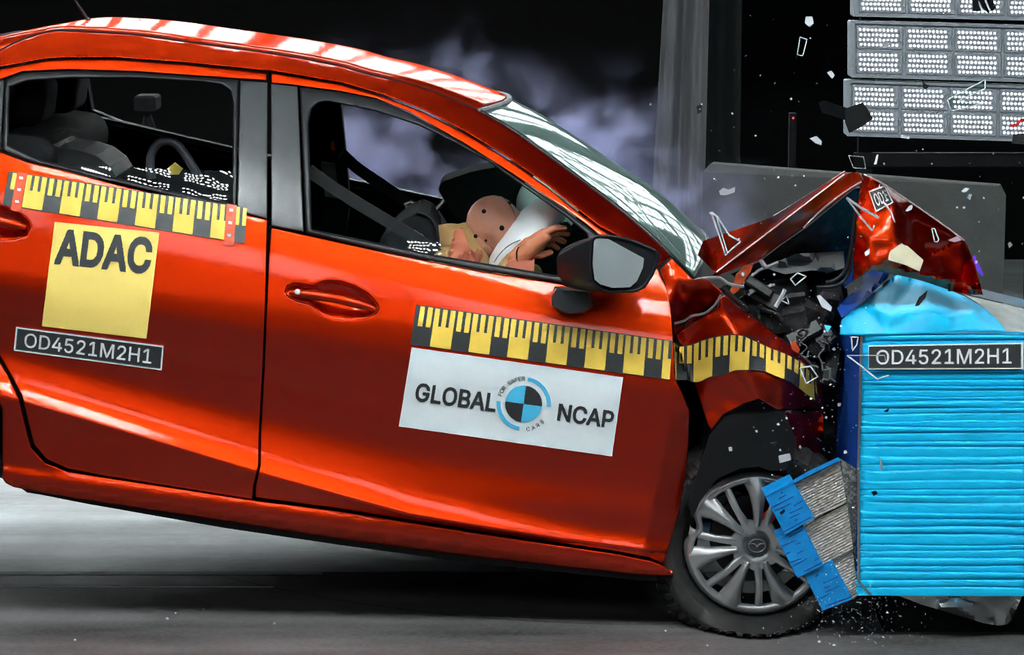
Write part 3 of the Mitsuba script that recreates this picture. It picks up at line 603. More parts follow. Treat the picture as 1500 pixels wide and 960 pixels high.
def disc_y(r, y0, y1, seg=40):
    m = trimesh.creation.cylinder(r, y1 - y0, sections=seg); v = np.array(m.vertices)
    return trimesh.Trimesh(np.stack([HUB[0] + v[:, 0], (y0 + y1) / 2 - v[:, 2], HUB[2] + v[:, 1]], 1), m.faces, process=False)
E(f'{whl}__center_cap', disc_y(.031, HUB[1] - .022, HUB[1] + .01), GLOSS, 'dark round centre cap with a winged emblem', smooth=40)
aa = np.linspace(0, 2 * math.pi, 40)
emb = [tube(np.stack([HUB[0] + .024 * np.cos(aa), np.full(40, HUB[1] - .024), HUB[2] + .019 * np.sin(aa)], 1), .0022, 6),
       tube(np.array([[HUB[0] + x, HUB[1] - .024, HUB[2] + z] for x, z in spline([(-.022, .006), (-.012, .006), (-.004, .002), (0, -.004), (.004, .002), (.012, .006), (.022, .006)], 30)]), .0024, 6)]
E(f'{whl}__center_emblem', join(*emb), STEEL, 'small chrome winged emblem', smooth=50)
for far in (0, 1):
    hb = ORG + CU * (-1.46) + CW * .09; hb = np.array([hb[0], HUB[1], hb[2]])
    w2, _ = make_wheel(hb, flat_tyre=False); C('rear_wheel', mirror(w2) if far else w2, TYRE, smooth=28)
C('far_front_wheel', mirror(make_wheel(np.array([HUB[0] - .05, HUB[1], .30]))[0]), TYRE, smooth=28)
# ---- crushed front end
from scipy.interpolate import LinearNDInterpolator
def tin(ctrl, noise_amp=0.0, seed=1):
    ctrl = np.array(ctrl, float); ip = LinearNDInterpolator(ctrl[:, :2], ctrl[:, 2])
    from scipy.interpolate import NearestNDInterpolator
    ne = NearestNDInterpolator(ctrl[:, :2], ctrl[:, 2])
    def f(p, off=0.0):
        p = np.atleast_2d(p); y = ip(p); y = np.where(np.isnan(y), ne(p), y)
        if noise_amp: y = y + noise_amp * (meshkit.noise(np.stack([p[:, 0] / 14, p[:, 1] / 14, p[:, 0] * 0], 1), seed) - .5)
        return at(p, y + off)
    return f
fen_poly = [(990, 492), (1003, 481), (1030, 464), (1052, 450), (1056, 436), (1062, 432), (1078, 447), (1110, 470), (1140, 493), (1165, 513), (1190, 538), (1204, 565), (1206, 598), (1180, 604), (1147, 600), (1140, 603), (1126, 594), (1112, 585), (1090, 592), (1060, 608), (1042, 632), (1036, 622), (1022, 578), (1011, 545), (1005, 520)]
fen = tin([(986, 492, .0), (1003, 481, .03), (1056, 434, .05), (1062, 432, .08), (1062, 462, -.03), (1078, 490, -.055), (1092, 540, -.055), (1112, 586, -.035), (1005, 520, .035), (1022, 578, .03), (1040, 634, .02), (1060, 540, -.015), (1110, 470, .03), (1140, 493, .07), (1150, 555, .0), (1147, 602, .01), (1206, 598, .22), (1190, 538, .16), (1165, 513, .10), (1206, 565, .22), (1030, 464, .01)], .006)
fender = C('front_fender', panel(fen_poly, fen, 6, .006, (2, .006)), RED, 'buckled front fender wearing measuring tape', smooth=30)
cr_poly = [(967, 396), (984, 378), (1014, 409), (1036, 409), (1058, 428), (1055, 436), (1051, 450), (1030, 463), (1003, 480), (989, 491), (985, 470), (981, 448), (975, 420)]
cr = tin([(966, 395, .04), (984, 378, .07), (1014, 409, .03), (1036, 409, .02), (1060, 430, .02), (1051, 450, .08), (1030, 463, .10), (1003, 480, .10), (988, 492, .05), (981, 448, .02), (1000, 440, .06), (1022, 428, .05), (1035, 450, .07), (1012, 458, .10), (1045, 440, .05), (992, 415, .04)], .014, 3)
C('wing_top', panel(cr_poly, cr, 4, .006, (1.5, .004)), RED, 'crushed fender top below the windscreen corner', smooth=25)
C('torn_flange', tube(at(spline([(988, 474), (1002, 470), (1014, 463), (1030, 460), (1046, 448), (1056, 432)], 24), [.0] * 24), .004, 6), STEEL)
C('torn_flange', tube(at(spline([(1012, 413), (1030, 408), (1052, 407), (1068, 416), (1090, 420)], 24), .08), .005, 6), GREYTRIM)
# bonnet folded up like a tent
bon_near = tin([(1037, 409, .14), (1047, 400, .10), (1237, 255, .10), (1258, 253, .11), (1266, 264, .14), (1180, 332, .16), (1140, 360, .16), (1110, 383, .16), (1078, 393, .15), (1058, 403, .14)], .008, 5)
bn = C('bonnet', panel([(1038, 409), (1047, 400), (1237, 255), (1256, 252), (1266, 263), (1182, 331), (1142, 359), (1112, 382), (1080, 392), (1058, 402)], bon_near, 6, .005, (1.5, .004)), RED, 'bonnet folded up into a sharp tent', smooth=30)
bon_top = tin([(1047, 400, .10), (1237, 255, .10), (1238, 251, .10), (1133, 317, .07), (1107, 327, .06), (1062, 342, .09), (1030, 353, .12), (1022, 374, .16), (1040, 392, .13)], .0)
U(bn, 'top_fold', panel([(1047, 400), (1237, 255), (1238, 251), (1133, 317), (1107, 327), (1062, 342), (1030, 353), (1022, 374), (1040, 392)], bon_top, 8, .005), RED, smooth=30)
for ln, yy in (([(1049, 399), (1237, 255)], .095), ([(1177, 334), (1225, 290), (1262, 266)], .135), ([(1133, 317), (1200, 276), (1238, 251)], .15)):
    U(bn, 'glint_edge', tube(at(spline(ln, 12), yy), .0026, 6), GLINTM)  # pale tubes paint the highlights along the folded edges
br = {'apex': (1262, 254, .16), 'sil1': (1276, 258, .24), 'sil2': (1332, 296, .36), 'sil3': (1410, 350, .46), 'low': (1440, 432, .34), 'c1': (1310, 298, .15), 'c2': (1337, 322, .30), 'c3': (1340, 352, .27), 'c4': (1316, 356, .10), 'c5': (1412, 415, .26), 'b1': (1320, 396, .12), 'b2': (1276, 392, .09), 'b3': (1249, 412, .14), 'l1': (1254, 330, .15), 'l2': (1275, 350, .10), 'e1': (1352, 392, .20), 'e2': (1360, 376, .34)}
bon_r = tin(list(br.values()), .010, 9)
U(bn, 'front_fold', panel([(1262, 254), (1276, 258), (1332, 296), (1410, 350), (1416, 358), (1428, 388), (1440, 432), (1412, 432), (1352, 412), (1320, 404), (1276, 396), (1249, 412), (1251, 370), (1254, 330), (1258, 290)], bon_r, 5, .005, (1.5, .004)), RED, smooth=22)
U(bn, 'glint_edge', tube(at(spline([(1266, 256), (1284, 264), (1332, 295), (1395, 339), (1412, 352)], 24), np.interp(np.arange(24), [0, 6, 14, 23], [.15, .23, .345, .45])), .0028, 6), GLINTM)
U(bn, 'glint_edge', tube(at(spline([(1294, 296), (1308, 318), (1314, 345), (1318, 356), (1330, 362)], 20), .13), .003, 6), GLINTM)
U(bn, 'underside', panel([(1262, 268), (1256, 330), (1252, 390), (1236, 420), (1195, 424), (1140, 420), (1088, 412), (1070, 402), (1112, 384), (1142, 361), (1182, 333)], tin([(1262, 262, .16), (1253, 400, .5), (1236, 422, .5), (1180, 333, .22), (1088, 410, .3), (1140, 420, .4), (1190, 424, .5), (1060, 402, .2)]), 10, .01), ENG, 'black underside of the bonnet')
for q in ([(1258, 300), (1254, 345), (1247, 390), (1236, 412), (1218, 420), (1196, 421)], [(1253, 300), (1249, 345), (1242, 386), (1230, 406), (1210, 414)]):
    U(bn, 'rubber_seal', tube(at(spline(q, 30), .17), .006, 8), TRIM, smooth=60)
U(bn, 'liner_mat', panel([(1118, 392), (1165, 372), (1235, 368), (1238, 392), (1215, 400), (1190, 396), (1150, 402)], tin([(1118, 392, .26), (1235, 368, .34), (1238, 392, .3), (1150, 402, .24)]), 8, .01), M('m_liner', princ((.05, .055, .055), .7)))
tag_q = quadmap((1272, 280), (1296, 271), (1309, 297), (1283, 311))
tagp = U(bn, 'number_plate', patch(tag_q, bon_r, 0, 1, 0, 1, 6, 4, -.012), WHT, 'small crumpled number label on the bonnet fold')
TG = lambda p, off=0.0: bon_r(p, off)
E(f'{bn}__number_plate_field', patch(tag_q, TG, .06, .94, .08, .92, 6, 4, -.014), INK)
E(f'{bn}__number_plate_text', lettering('OD1', tag_q, TG, .16, .84, .2, .8, -.016, bold=False, grow=.02), WHT, smooth=False)
# engine bay
eb = C('engine_bay', panel([(1052, 424), (1090, 404), (1140, 415), (1195, 420), (1240, 415), (1246, 470), (1240, 540), (1225, 660), (1205, 740), (1100, 720), (1020, 720), (1012, 600), (1060, 560), (1160, 590), (1206, 590), (1200, 540), (1140, 492), (1078, 446)], lambda p, off=0.0: at(p, .42 + off), 14, .3), ENG, 'black jumble of crushed engine parts', smooth=False)
r2 = np.random.default_rng(11)
def chunk(x, y, w, h, d, ang, yy):
    m = box(-w / 2, w / 2, -d / 2, d / 2, -h / 2, h / 2, min(w, h, d) * .18)
    m.apply_transform(trimesh.transformations.rotation_matrix(ang, [0, 1, 0])); m.apply_transform(trimesh.transformations.rotation_matrix(r2.uniform(-.5, .5), [1, 0, 0])); m.apply_translation(at([(x, y)], yy)[0]); return m
for x, y, w, h, a, yy, nm in ((1118, 440, .12, .07, .5, .24, 'air_box'), (1150, 470, .15, .08, -.2, .26, 'battery_case'), (1185, 462, .10, .09, .5, .30, 'intake_box'), (1175, 495, .12, .05, -.5, .25, 'radiator_tank'), (1110, 425, .09, .03, .6, .2, 'wiper_motor'), (1210, 440, .08, .10, .2, .34, 'lamp_bracket'), (1205, 500, .08, .07, -.7, .27, 'headlamp_body'), (1215, 540, .06, .12, .2, .3, 'bumper_bracket'), (1150, 430, .13, .05, -.15, .30, 'engine_cover'), (1120, 640, .12, .16, .2, .33, 'strut_tower'), (1165, 625, .08, .10, -.3, .3, 'horn_bracket')):
    U(eb, nm, chunk(x, y, w, h, .10, a, yy), ENG, smooth=False)
U(eb, 'orange_bracket', panel([(1072, 420), (1078, 402), (1092, 388), (1104, 386), (1100, 398), (1090, 412), (1082, 426), (1074, 432), (1068, 428)], lambda p, off=0.0: at(p, .16 + off), 5, .012, (1.5, .004)), M('m_orange_red', princ((.62, .10, .03), .45, .3)), 'orange red inner wing bracket with a bolt hole')
U(eb, 'bolt', trimesh.Trimesh(*(lambda m: (np.array(m.vertices) * [1, .6, 1] + at([(1088, 402)], .155)[0], m.faces))(trimesh.creation.icosphere(2, .007))), WHT)
U(eb, 'stay_rod', tube(at([(1088, 415), (1112, 396), (1140, 384)], .17), .005), STEEL)
U(eb, 'stay_rod', tube(at([(1114, 381), (1121, 391)], .15), .007), GREYF)
U(eb, 'wiper_arm', tube(at([(1058, 420), (1075, 436), (1095, 452)], .07), .006), TRIM)
U(eb, 'cable_clip', join(tube(at([(1096, 432), (1108, 424), (1135, 417)], .17), .004), tube(at([(1098, 428), (1118, 419)], .168), .007)), GREYF)
for k in range(16):
    x, y = r2.uniform(1165, 1222), r2.uniform(480, 560); p = [(x, y)]
    for _ in range(4): p.append((p[-1][0] + r2.uniform(-11, 11), p[-1][1] + r2.uniform(-4, 14)))
    U(eb, 'wire', tube(at(spline(p, 20), r2.uniform(.1, .22)), r2.uniform(.0016, .004), 6), [ENG, TRIM, GREYTRIM, GREYTRIM][k % 4], smooth=60)
for k in range(6):
    x, y = r2.uniform(1085, 1170), r2.uniform(430, 500); p = [(x, y)]
    for _ in range(4): p.append((p[-1][0] + r2.uniform(-8, 22), p[-1][1] + r2.uniform(-8, 14)))
    U(eb, 'hose', tube(at(spline(p, 24), r2.uniform(.16, .24)), r2.uniform(.006, .012), 10), TRIM, smooth=60)
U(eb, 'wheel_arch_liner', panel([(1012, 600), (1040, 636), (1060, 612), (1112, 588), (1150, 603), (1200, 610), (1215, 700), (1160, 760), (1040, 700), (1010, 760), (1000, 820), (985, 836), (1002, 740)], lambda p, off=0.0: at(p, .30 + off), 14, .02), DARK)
U(eb, 'arch_shade_sheet', panel([(1040, 636), (1062, 611), (1112, 589), (1150, 605), (1168, 650), (1152, 688), (1128, 690), (1112, 684), (1085, 686), (1050, 702), (1026, 734), (1014, 760), (1008, 740), (1022, 690)], lambda p, off=0.0: at(p, .005 + off), 10, .01), DARK)  # added dark sheet standing in for the arch shade over the tyre top
C('front_bumper', panel([(1150, 604), (1180, 606), (1206, 600), (1206, 640), (1200, 672), (1190, 690), (1150, 700), (1135, 700), (1138, 680), (1165, 668), (1160, 640)], tin([(1150, 604, .0), (1206, 600, .15), (1200, 672, .2), (1135, 700, .06), (1160, 640, .06), (1190, 690, .2)], .015, 4), 6, .006), RED, 'crushed remains of the red front bumper', smooth=25)
C('bumper_strip', panel([(1118, 752), (1130, 742), (1140, 752), (1128, 772), (1110, 768)], lambda p, off=0.0: at(p, .05 + off), 5, .006), RED, smooth=25)
# ---- stickers
def plate(name, q, text, label, text_box, field=None, base=INK):
    qm = quadmap(*q); return qm
# yellow plate
q = quadmap((80, 325), (233.5, 341), (214.5, 496.5), (61, 478))
k = C('sponsor_sticker', patch(q, body, 0, 1, 0, 1, 14, 14, -.003), PALEY, 'yellow square sticker on the rear door')
U(k, 'lettering', lettering('ADAC', q, body, .045, .955, .055, .40, -.0045, grow=.062), INK, 'large dark capitals', smooth=False)
q = quadmap((23.5, 479), (240, 507), (237, 543), (20, 514))
k = C('number_sticker', patch(q, body, 0, 1, 0, 1, 18, 4, -.003), WHT, 'black test number label with a white border')
U(k, 'field', patch(q, body, .012, .988, .07, .93, 18, 4, -.0042), INK, smooth=35)
U(k, 'lettering', lettering('OD4521M2H1', q, body, .065, .925, .20, .80, -.0056, bold=False, grow=.012), WHT, 'white characters', smooth=False)
q = quadmap((603, 509), (913, 553), (896.5, 669), (584, 625))
k = C('programme_sticker', patch(q, body, 0, 1, 0, 1, 24, 10, -.003), PLATEW, 'white rectangular sticker with a round blue and black emblem')
U(k, 'lettering', lettering('GLOBAL', q, body, .052, .432, .425, .66, -.0046, grow=.042), INK, 'dark capitals left of the emblem', smooth=False)
U(k, 'lettering', lettering('NCAP', q, body, .722, .985, .432, .655, -.0046, grow=.042), INK, 'dark capitals right of the emblem', smooth=False)
def logo_pt(r, a):  # px, around the emblem centre, tilted with the sticker
    c, tl = np.array([767.0, 592.0]), math.radians(8)
    x, y = r * np.cos(a), -r * np.sin(a); return np.stack([c[0] + x * math.cos(tl) - y * math.sin(tl), c[1] + x * math.sin(tl) + y * math.cos(tl)], -1)
def sector(r0, r1, a0, a1, off, n=24, m=6):
    a, r = np.meshgrid(np.radians(np.linspace(a0, a1, n)), np.linspace(r0, r1, m), indexing='ij'); p = logo_pt(r.ravel(), a.ravel())
    return solid(body(p, off), np.array(grid(np.zeros((n, m, 3))).faces), body(p, off + .0012))
U(k, 'emblem_quarter', sector(.3, 27, 90, 180, -.0046), LBLUE); U(k, 'emblem_quarter', sector(.3, 27, 0, 90, -.0046), INK)
U(k, 'emblem_quarter', sector(.3, 27, 180, 270, -.0046), INK); U(k, 'emblem_quarter', sector(.3, 27, 270, 360, -.0046), LBLUE)
U(k, 'emblem_arc', sector(34, 39.5, 2, 88, -.0046, 30, 3), LBLUE); U(k, 'emblem_arc', sector(34, 39.5, 182, 268, -.0046, 30, 3), LBLUE)
def arc_text(text, r, a0, a1, h, inside):
    out = []
    n = len(text)
    for i, ch in enumerate(text):
        if ch == ' ': continue
        m = meshkit.text_mesh(ch, h, .01); v = np.array(m.vertices); w = v[:, 0].max() - v[:, 0].min(); x = v[:, 0] - v[:, 0].min() - w / 2
        a = math.radians(a0 + (a1 - a0) * (i + .5) / n)
        if inside: rr, aa_ = r - v[:, 1], a + x / r
        else: rr, aa_ = r + v[:, 1], a - x / r
        out.append(trimesh.Trimesh(body(logo_pt(rr, aa_), np.where(v[:, 2] > .005, -.0046, -.003)), m.faces, process=False))
    return join(*out)
U(k, 'motto', arc_text('FOR SAFER', 34, 170, 94, 6.0, False), INK, 'small motto curved round the emblem', smooth=False)
U(k, 'motto', arc_text('CARS', 40.5, 282, 330, 6.0, True), INK, 'small motto curved round the emblem', smooth=False)
# measuring tapes: printed black and yellow scale
def tape(label, top, bot, surf, n_units, first, na, off=-.003, u0=.0, lift=.0012):
    qm = stripmap(top, bot)
    k = C('measuring_tape', patch(qm, surf, 0, 1, 0, 1, na, 4, off), INK, label)
    bits = []
    def cell(a0, a1, b0, b1):
        a0, a1 = max(a0, 0), min(a1, 1)
        if a1 - a0 > .007: bits.append(patch(qm, surf, a0, a1, b0, b1, max(1, int((a1 - a0) * na * 1.5)), 3, off - lift, .001))
    per = 1.0 / n_units
    for j in range(-1, int(n_units) + 2):
        a = u0 + j * per
        W = .54 * per
        for lo, hi in ((0, .25), (.385, .615), (.75, 1)): cell(a + W * lo, a + W * hi, .02, .46)
        cell(a, a + W, .46, .985)
        for lo in (.145, .60): cell(a + W + (per - W) * lo, a + W + (per - W) * (lo + .28), .02, .52)
    U(k, 'yellow_print', join(*bits), YEL, 'yellow scale divisions', smooth=35)
    return k, qm
k, qm = tape('black and yellow measuring tape along the rear door top', [(13, 251), (362, 304)], [(4, 300), (358, 357)], body, 6.42, 0, 40, u0=.078)
for a0, lab in ((.035, 'orange end tab with white marks'), (.915, 'orange end tab with white marks')):
    kk = U(k, 'end_tab', patch(qm, body, a0, a0 + .042, -.02, 1.12, 3, 6, -.0055), ORNG, lab)
    for b in (.1, .45, .8): U(kk, 'tab_mark', patch(qm, body, a0 + .012, a0 + .028, b, b + .08, 2, 1, -.0068), WHT)
tape('black and yellow measuring tape along the front door', [(610, 446.5), (985, 499.5)], [(601, 505), (981, 557)], body, 6.72, 0, 40, u0=.0745)
ft = [(987, 500), (997, 507), (1012, 505), (1030, 498), (1055, 492), (1075, 490), (1085, 491), (1105, 499), (1130, 510), (1155, 520), (1175, 532), (1187, 545), (1196, 562)]
fb = [(984, 557), (1003, 557), (1020, 561), (1040, 553), (1060, 549), (1083, 543), (1112, 543), (1135, 551), (1160, 562), (1180, 577), (1192, 586), (1197, 592), (1199, 596)]
tape('black and yellow measuring tape buckled with the front fender', ft, fb, lambda p, off=0.0: fen(p, off), 4.3, 0, 110, -.006, u0=.135, lift=.0035)
# roof aerial
C('roof_aerial', join(tube(at([(131, 32), (122, 18), (107, -4), (98, -20)], .84), [.006, .005, .004, .004]), hull(np.vstack([at([(126, 33), (138, 33)], .81), at([(126, 33), (138, 33)], .87), at([(130, 25)], .84)]))), TRIM)

# ------------------------------------------------------------------ airbag, dummy
def blob(c_px, y, axes, rot, n=4, power=2.0):
    m = trimesh.creation.icosphere(n, 1.0); v = np.array(m.vertices); v = np.sign(v) * np.abs(v) ** (2 / power) * np.array(axes)
    c, s = math.cos(rot), math.sin(rot); v = np.stack([v[:, 0] * c + v[:, 2] * s, v[:, 1], -v[:, 0] * s + v[:, 2] * c], 1)
    return trimesh.Trimesh(v + at([c_px], y)[0], m.faces, process=False)
bagm = blob((775, 342), .42, (.165, .22, .062), -math.radians(47))
v = np.array(bagm.vertices); v += (meshkit.noise(v * 22, 3)[:, None] - .5) * .010; bagm = trimesh.Trimesh(v, bagm.faces, process=False)
C('airbag', bagm, BAG, 'white driver airbag, inflated under the dummy head', smooth=True)
C('airbag__seam', tube(at(spline([(724, 384), (738, 366), (752, 356), (768, 350)], 24), .215), .0015, 6), GREYTRIM)
bag2 = blob((802, 300), .95, (.10, .2, .10), -.5); C('airbag', bag2, BAG, 'pale passenger airbag behind the driver airbag', smooth=True)
DUM = thing('crash_test_dummy', 'tan crash test dummy with its head pressed into the white airbag', 'crash test dummy')
def P(x, y, d): return at([(x, y)], d)[0]
torso = chain([((P(596, 560, .42)), .12), ] and [((P(596, 560, .42), .13), (P(640, 440, .42), .135)), ((P(640, 440, .42), .135), (P(660, 385, .42), .12)), ((P(660, 385, .42), .075), (P(684, 352, .42), .055)),
    ((P(655, 392, .24), .06), (P(655, 392, .60), .06)), ((P(655, 395, .24), .055), (P(690, 470, .20), .045)), ((P(690, 470, .20), .043), (P(752, 384, .22), .030)), ((P(655, 395, .60), .055), (P(700, 470, .62), .045)), ((P(700, 470, .62), .043), (P(780, 400, .60), .030)),
    ((P(600, 560, .34), .085), (P(790, 520, .30), .065)), ((P(600, 560, .50), .085), (P(790, 520, .54), .065)), ((P(790, 520, .30), .06), (P(850, 640, .30), .045)), ((P(790, 520, .54), .06), (P(850, 640, .54), .045)), ((P(850, 640, .30), .045), (P(900, 650, .30), .035)), ((P(850, 640, .54), .045), (P(900, 650, .54), .035))], .014, 8)
E(f'{DUM}__body', torso, OCHRE, 'ochre suited torso and limbs', smooth=True)
head = chain([((P(722, 325, .42), .080), (P(744, 344, .42), .070)), ((P(744, 344, .42), .068), (P(738, 372, .42), .046)), ((P(765, 346, .42), .018), (P(762, 355, .42), .014)), ((P(708, 350, .42), .055), (P(690, 362, .42), .045))], .008, 8)
hd = E(f'{DUM}__head', head, SKIN, 'tan vinyl dummy head with bolt holes', smooth=True)
def head_pt(x, y, back=0.0):
    o = CAM; d = rays([(x, y)])[0]; d = d / np.linalg.norm(d)
    loc, _, tri = head.ray.intersects_location([o], [d])
    if not len(loc): return P(x, y, .35), np.array([0, -1.0, 0])
    loc, _, tri = head.ray.intersects_location([o], [d]); k = np.argmin(np.linalg.norm(loc - o, axis=1)); return loc[k] + d * back, head.face_normals[tri[k]]
for x, y, r in ((709, 310, .0065), (735, 334, .0075), (746, 298, .006), (697, 346, .006), (712, 352, .003)):
    p, nn = head_pt(x, y); m = trimesh.creation.cylinder(r, .006, sections=20); m.apply_transform(trimesh.geometry.align_vectors([0, 0, 1], nn)); m.apply_translation(p); E(f'{hd}__bolt_hole', m, DARK, 'dark bolt hole', smooth=False)
E(f'{hd}__cap_seam', tube(np.array([head_pt(x, y, -.0005)[0] for x, y in spline([(734, 287), (745, 298), (753, 314), (755, 330)], 18)]), .0014, 6), M('m_seam', princ((.12, .05, .03), .6)), smooth=True)
col = tin([(660, 385, .17), (664, 340, .26), (690, 360, .17), (705, 382, .17), (676, 333, .28), (668, 350, .21)], .02, 8)
E(f'{DUM}__collar', panel([(659, 386), (660, 360), (666, 338), (677, 333), (682, 350), (688, 362), (696, 371), (706, 366), (708, 376), (698, 392), (668, 390)], col, 4, .012), TERRA, 'terracotta collar round the dummy neck', smooth=50)
E(f'{DUM}__collar', panel([(661, 388), (672, 374), (688, 366), (692, 376), (700, 363), (706, 372), (696, 392), (668, 392)], lambda p, off=0.0: at(p, .155 + off + .015 * np.sin(np.atleast_2d(p)[:, 0] * .35)), 4, .012), TERRA, smooth=50)
hy = .20
hand = chain([((P(757, 378, hy), .026), (P(776, 362, hy), .030)), ((P(776, 362, hy), .028), (P(797, 346, hy - .012), .022)), ((P(776, 362, hy), .026), (P(797, 352, hy + .025), .020)),
    ((P(797, 341, hy - .02), .0115), (P(813, 334, hy - .022), .010)), ((P(813, 334, hy - .022), .010), (P(827, 335, hy - .012), .0085)),
    ((P(799, 346, hy - .002), .0115), (P(816, 340, hy - .004), .0105)), ((P(816, 340, hy - .004), .0105), (P(831, 343, hy + .004), .0088)),
    ((P(799, 351, hy + .018), .011), (P(814, 349, hy + .018), .010)), ((P(814, 349, hy + .018), .010), (P(826, 354, hy + .022), .0085)),
    ((P(797, 357, hy + .036), .0105), (P(809, 358, hy + .038), .009)), ((P(809, 358, hy + .038), .009), (P(817, 364, hy + .038), .0078)),
    ((P(774, 372, hy + .015), .014), (P(792, 374, hy + .012), .011)), ((P(792, 374, hy + .012), .011), (P(806, 370, hy + .012), .009))], .004, 6)
hn = E(f'{DUM}__hand', hand, HANDM, 'brown vinyl dummy hand with curled fingers', smooth=True)
E(f'{hn}__wrist_slit', tube(at(spline([(760, 362), (757, 370), (757, 378), (759, 384)], 14), hy - .029), .0018, 6), DARK)
E(f'{DUM}__cuff', px_prism([(744, 383), (752, 381), (778, 383), (783, 381), (782, 398), (743, 396)], .17, .25), TERRA, 'terracotta cuff at the dummy wrist', smooth=40)
E(f'{DUM}__finger_sensor', px_hull([(818, 327), (832, 326), (838, 333), (836, 340), (828, 333)], hy + .005, hy + .03), FRAGD)

# ------------------------------------------------------------------ deformable barrier
BAR = thing('crash_barrier', 'bright blue deformable honeycomb crash barrier standing in front of the car', 'barrier')
BY = -.10
a = at([(1262, 490), (1262, 872)], BY); bx, bz1, bz0 = a[0][0], a[0][2], a[1][2]; BX1 = bx + 1.0
E(f'{BAR}__core', box(bx + .012, BX1, BY + .03, .86, bz0 + .005, bz1 - .12), CYAN, smooth=False)
# crumpled front skin: horizontal folds, each its own strip
r3 = np.random.default_rng(21)
edges_px = [490, 498, 507, 520, 541, 548, 557, 564, 571, 580, 588, 598, 606, 617, 625, 634, 645, 655, 668, 680, 690, 704, 716, 727, 738, 751, 762, 772, 783, 797, 807, 819, 828, 838, 851, 861, 873]
edge_z = [at([(1400, p)], BY)[0][2] for p in edges_px]
nx = 60; xs = np.linspace(bx, BX1, nx)
lines = []
for j, z in enumerate(edge_z):
    wob = (meshkit.noise(np.stack([xs * 3.1, np.full(nx, j * 3.7), xs * 0], 1), 5) - .5) * .010 * (0 < j < len(edge_z) - 1)
    lines.append(z + wob + .004 * np.sin(j * 1.7) * (xs - bx))
for j in range(len(edge_z) - 1):
    amp = r3.uniform(.002, .008); m = 9; v = np.linspace(0, 1, m); big = r3.uniform(.5, 1.5); skew = r3.uniform(.55, .9)
    Z = lines[j][:, None] * (1 - v) + lines[j + 1][:, None] * v
    w = meshkit.noise(np.stack([xs * 3.5, np.full(nx, j * 9.1), xs * 0], 1), 8)
    prof = np.sin(np.pi * v ** skew) ** .7
    Yy = BY - (amp * (.35 + 1.0 * w))[:, None] * prof[None] + .001
    pinch = np.exp(-((xs - bx) / .025) ** 2)[:, None]; Yy = Yy + .007 * pinch * np.cos(np.pi * (v - .5)) ** .5
    PP = np.stack([np.repeat(xs[:, None], m, 1) + .004 * (1 - prof)[None] * pinch, Yy, Z], -1)
    E(f'{BAR}__fold', slab(PP, [0, .012, 0]), CYAN, smooth=50)
E(f'{BAR}__impact_face', join(box(bx, bx + .012, BY + .02, .88, bz0, bz1)), DBLUE, 'dark blue face struck by the car', smooth=False)
E(f'{BAR}__edge_trim', tube([[bx, BY, bz1], [bx - .002, BY - .004, (bz0 + bz1) / 2], [bx + .006, BY, bz0 + .04], [bx + .04, BY, bz0]], .004), STEEL)
# top sheet, buckled
tc = tin([(1232, 488, -.10), (1300, 489, -.11), (1380, 486, -.11), (1420, 484, -.11), (1470, 486, -.10), (1505, 489, -.10), (1232, 468, .05), (1262, 444, .25), (1300, 412, .55), (1322, 402, .70), (1345, 408, .78), (1390, 425, .80), (1413, 434, .70), (1445, 453, .45), (1475, 483, .02), (1362, 449, .12), (1300, 460, .02), (1430, 462, .12), (1400, 470, .0)], .0)
E(f'{BAR}__top_sheet', panel([(1230, 488), (1232, 470), (1246, 456), (1264, 443), (1284, 424), (1302, 409), (1316, 402), (1330, 401), (1345, 408), (1390, 425), (1413, 434), (1445, 453), (1462, 470), (1475, 486), (1420, 484), (1380, 486), (1300, 489), (1262, 491)], tc, 5, .004, (1.5, .004)), CYAN, 'buckled bright blue top sheet', smooth=25)
E(f'{BAR}__top_lip', tube(at(spline([(1230, 489), (1262, 490), (1300, 489.5), (1380, 486), (1420, 484), (1470, 486), (1505, 489)], 40), -.106), .0028, 6), CYAN)
E(f'{BAR}__torn_sheet', panel([(1226, 452), (1240, 436), (1262, 418), (1266, 395), (1284, 385), (1306, 392), (1300, 408), (1264, 441), (1233, 466)], tin([(1226, 452, .2), (1262, 418, .4), (1266, 395, .55), (1306, 392, .6), (1264, 441, .22), (1233, 466, .06)], .02, 2), 5, .005), DBLUE, 'dark blue torn sheet at the barrier corner', smooth=25)
E(f'{BAR}__torn_sheet', panel([(1238, 412), (1250, 366), (1256, 362), (1252, 412), (1236, 420)], lambda p, off=0.0: at(p, .28 + off), 6, .005), DBLUE, smooth=25)
E(f'{BAR}__mounting_plate', panel([(1345, 401), (1420, 419), (1520, 444), (1520, 456), (1413, 430), (1345, 406)], lambda p, off=0.0: at(p, .86 + off), 10, .03), STEEL, 'thin bright metal mounting plate edge', smooth=False)
E(f'{BAR}__backing_block', panel([(1413, 432), (1520, 457), (1520, 492), (1474, 488), (1462, 470), (1445, 453)], tin([(1413, 432, .82), (1520, 457, .84), (1520, 492, .25), (1474, 488, .1), (1445, 453, .47)]), 10, .02), PALECON, 'grey concrete backing behind the top sheet', smooth=False)
E(f'{BAR}__bottom_film', panel([(1316, 873), (1400, 872), (1498, 872), (1490, 890), (1482, 908), (1475, 915), (1462, 917), (1440, 913), (1400, 901), (1350, 886)], tin([(1316, 873, -.09), (1400, 872, -.09), (1498, 872, -.09), (1475, 916, -.02), (1440, 913, -.05), (1400, 890, -.12), (1450, 885, -.05), (1350, 886, -.07)], .02, 6), 6, .004), STEEL, 'loose shiny film hanging under the barrier', smooth=30)
E(f'{BAR}__pedestal', box(bx + .10, BX1, .02, .86, .0, bz0 + .004), FRAGD, smooth=False)
q = quadmap((1272, 506), (1499, 502), (1499, 541), (1272, 541.5))
fp = flat(BY - .017)
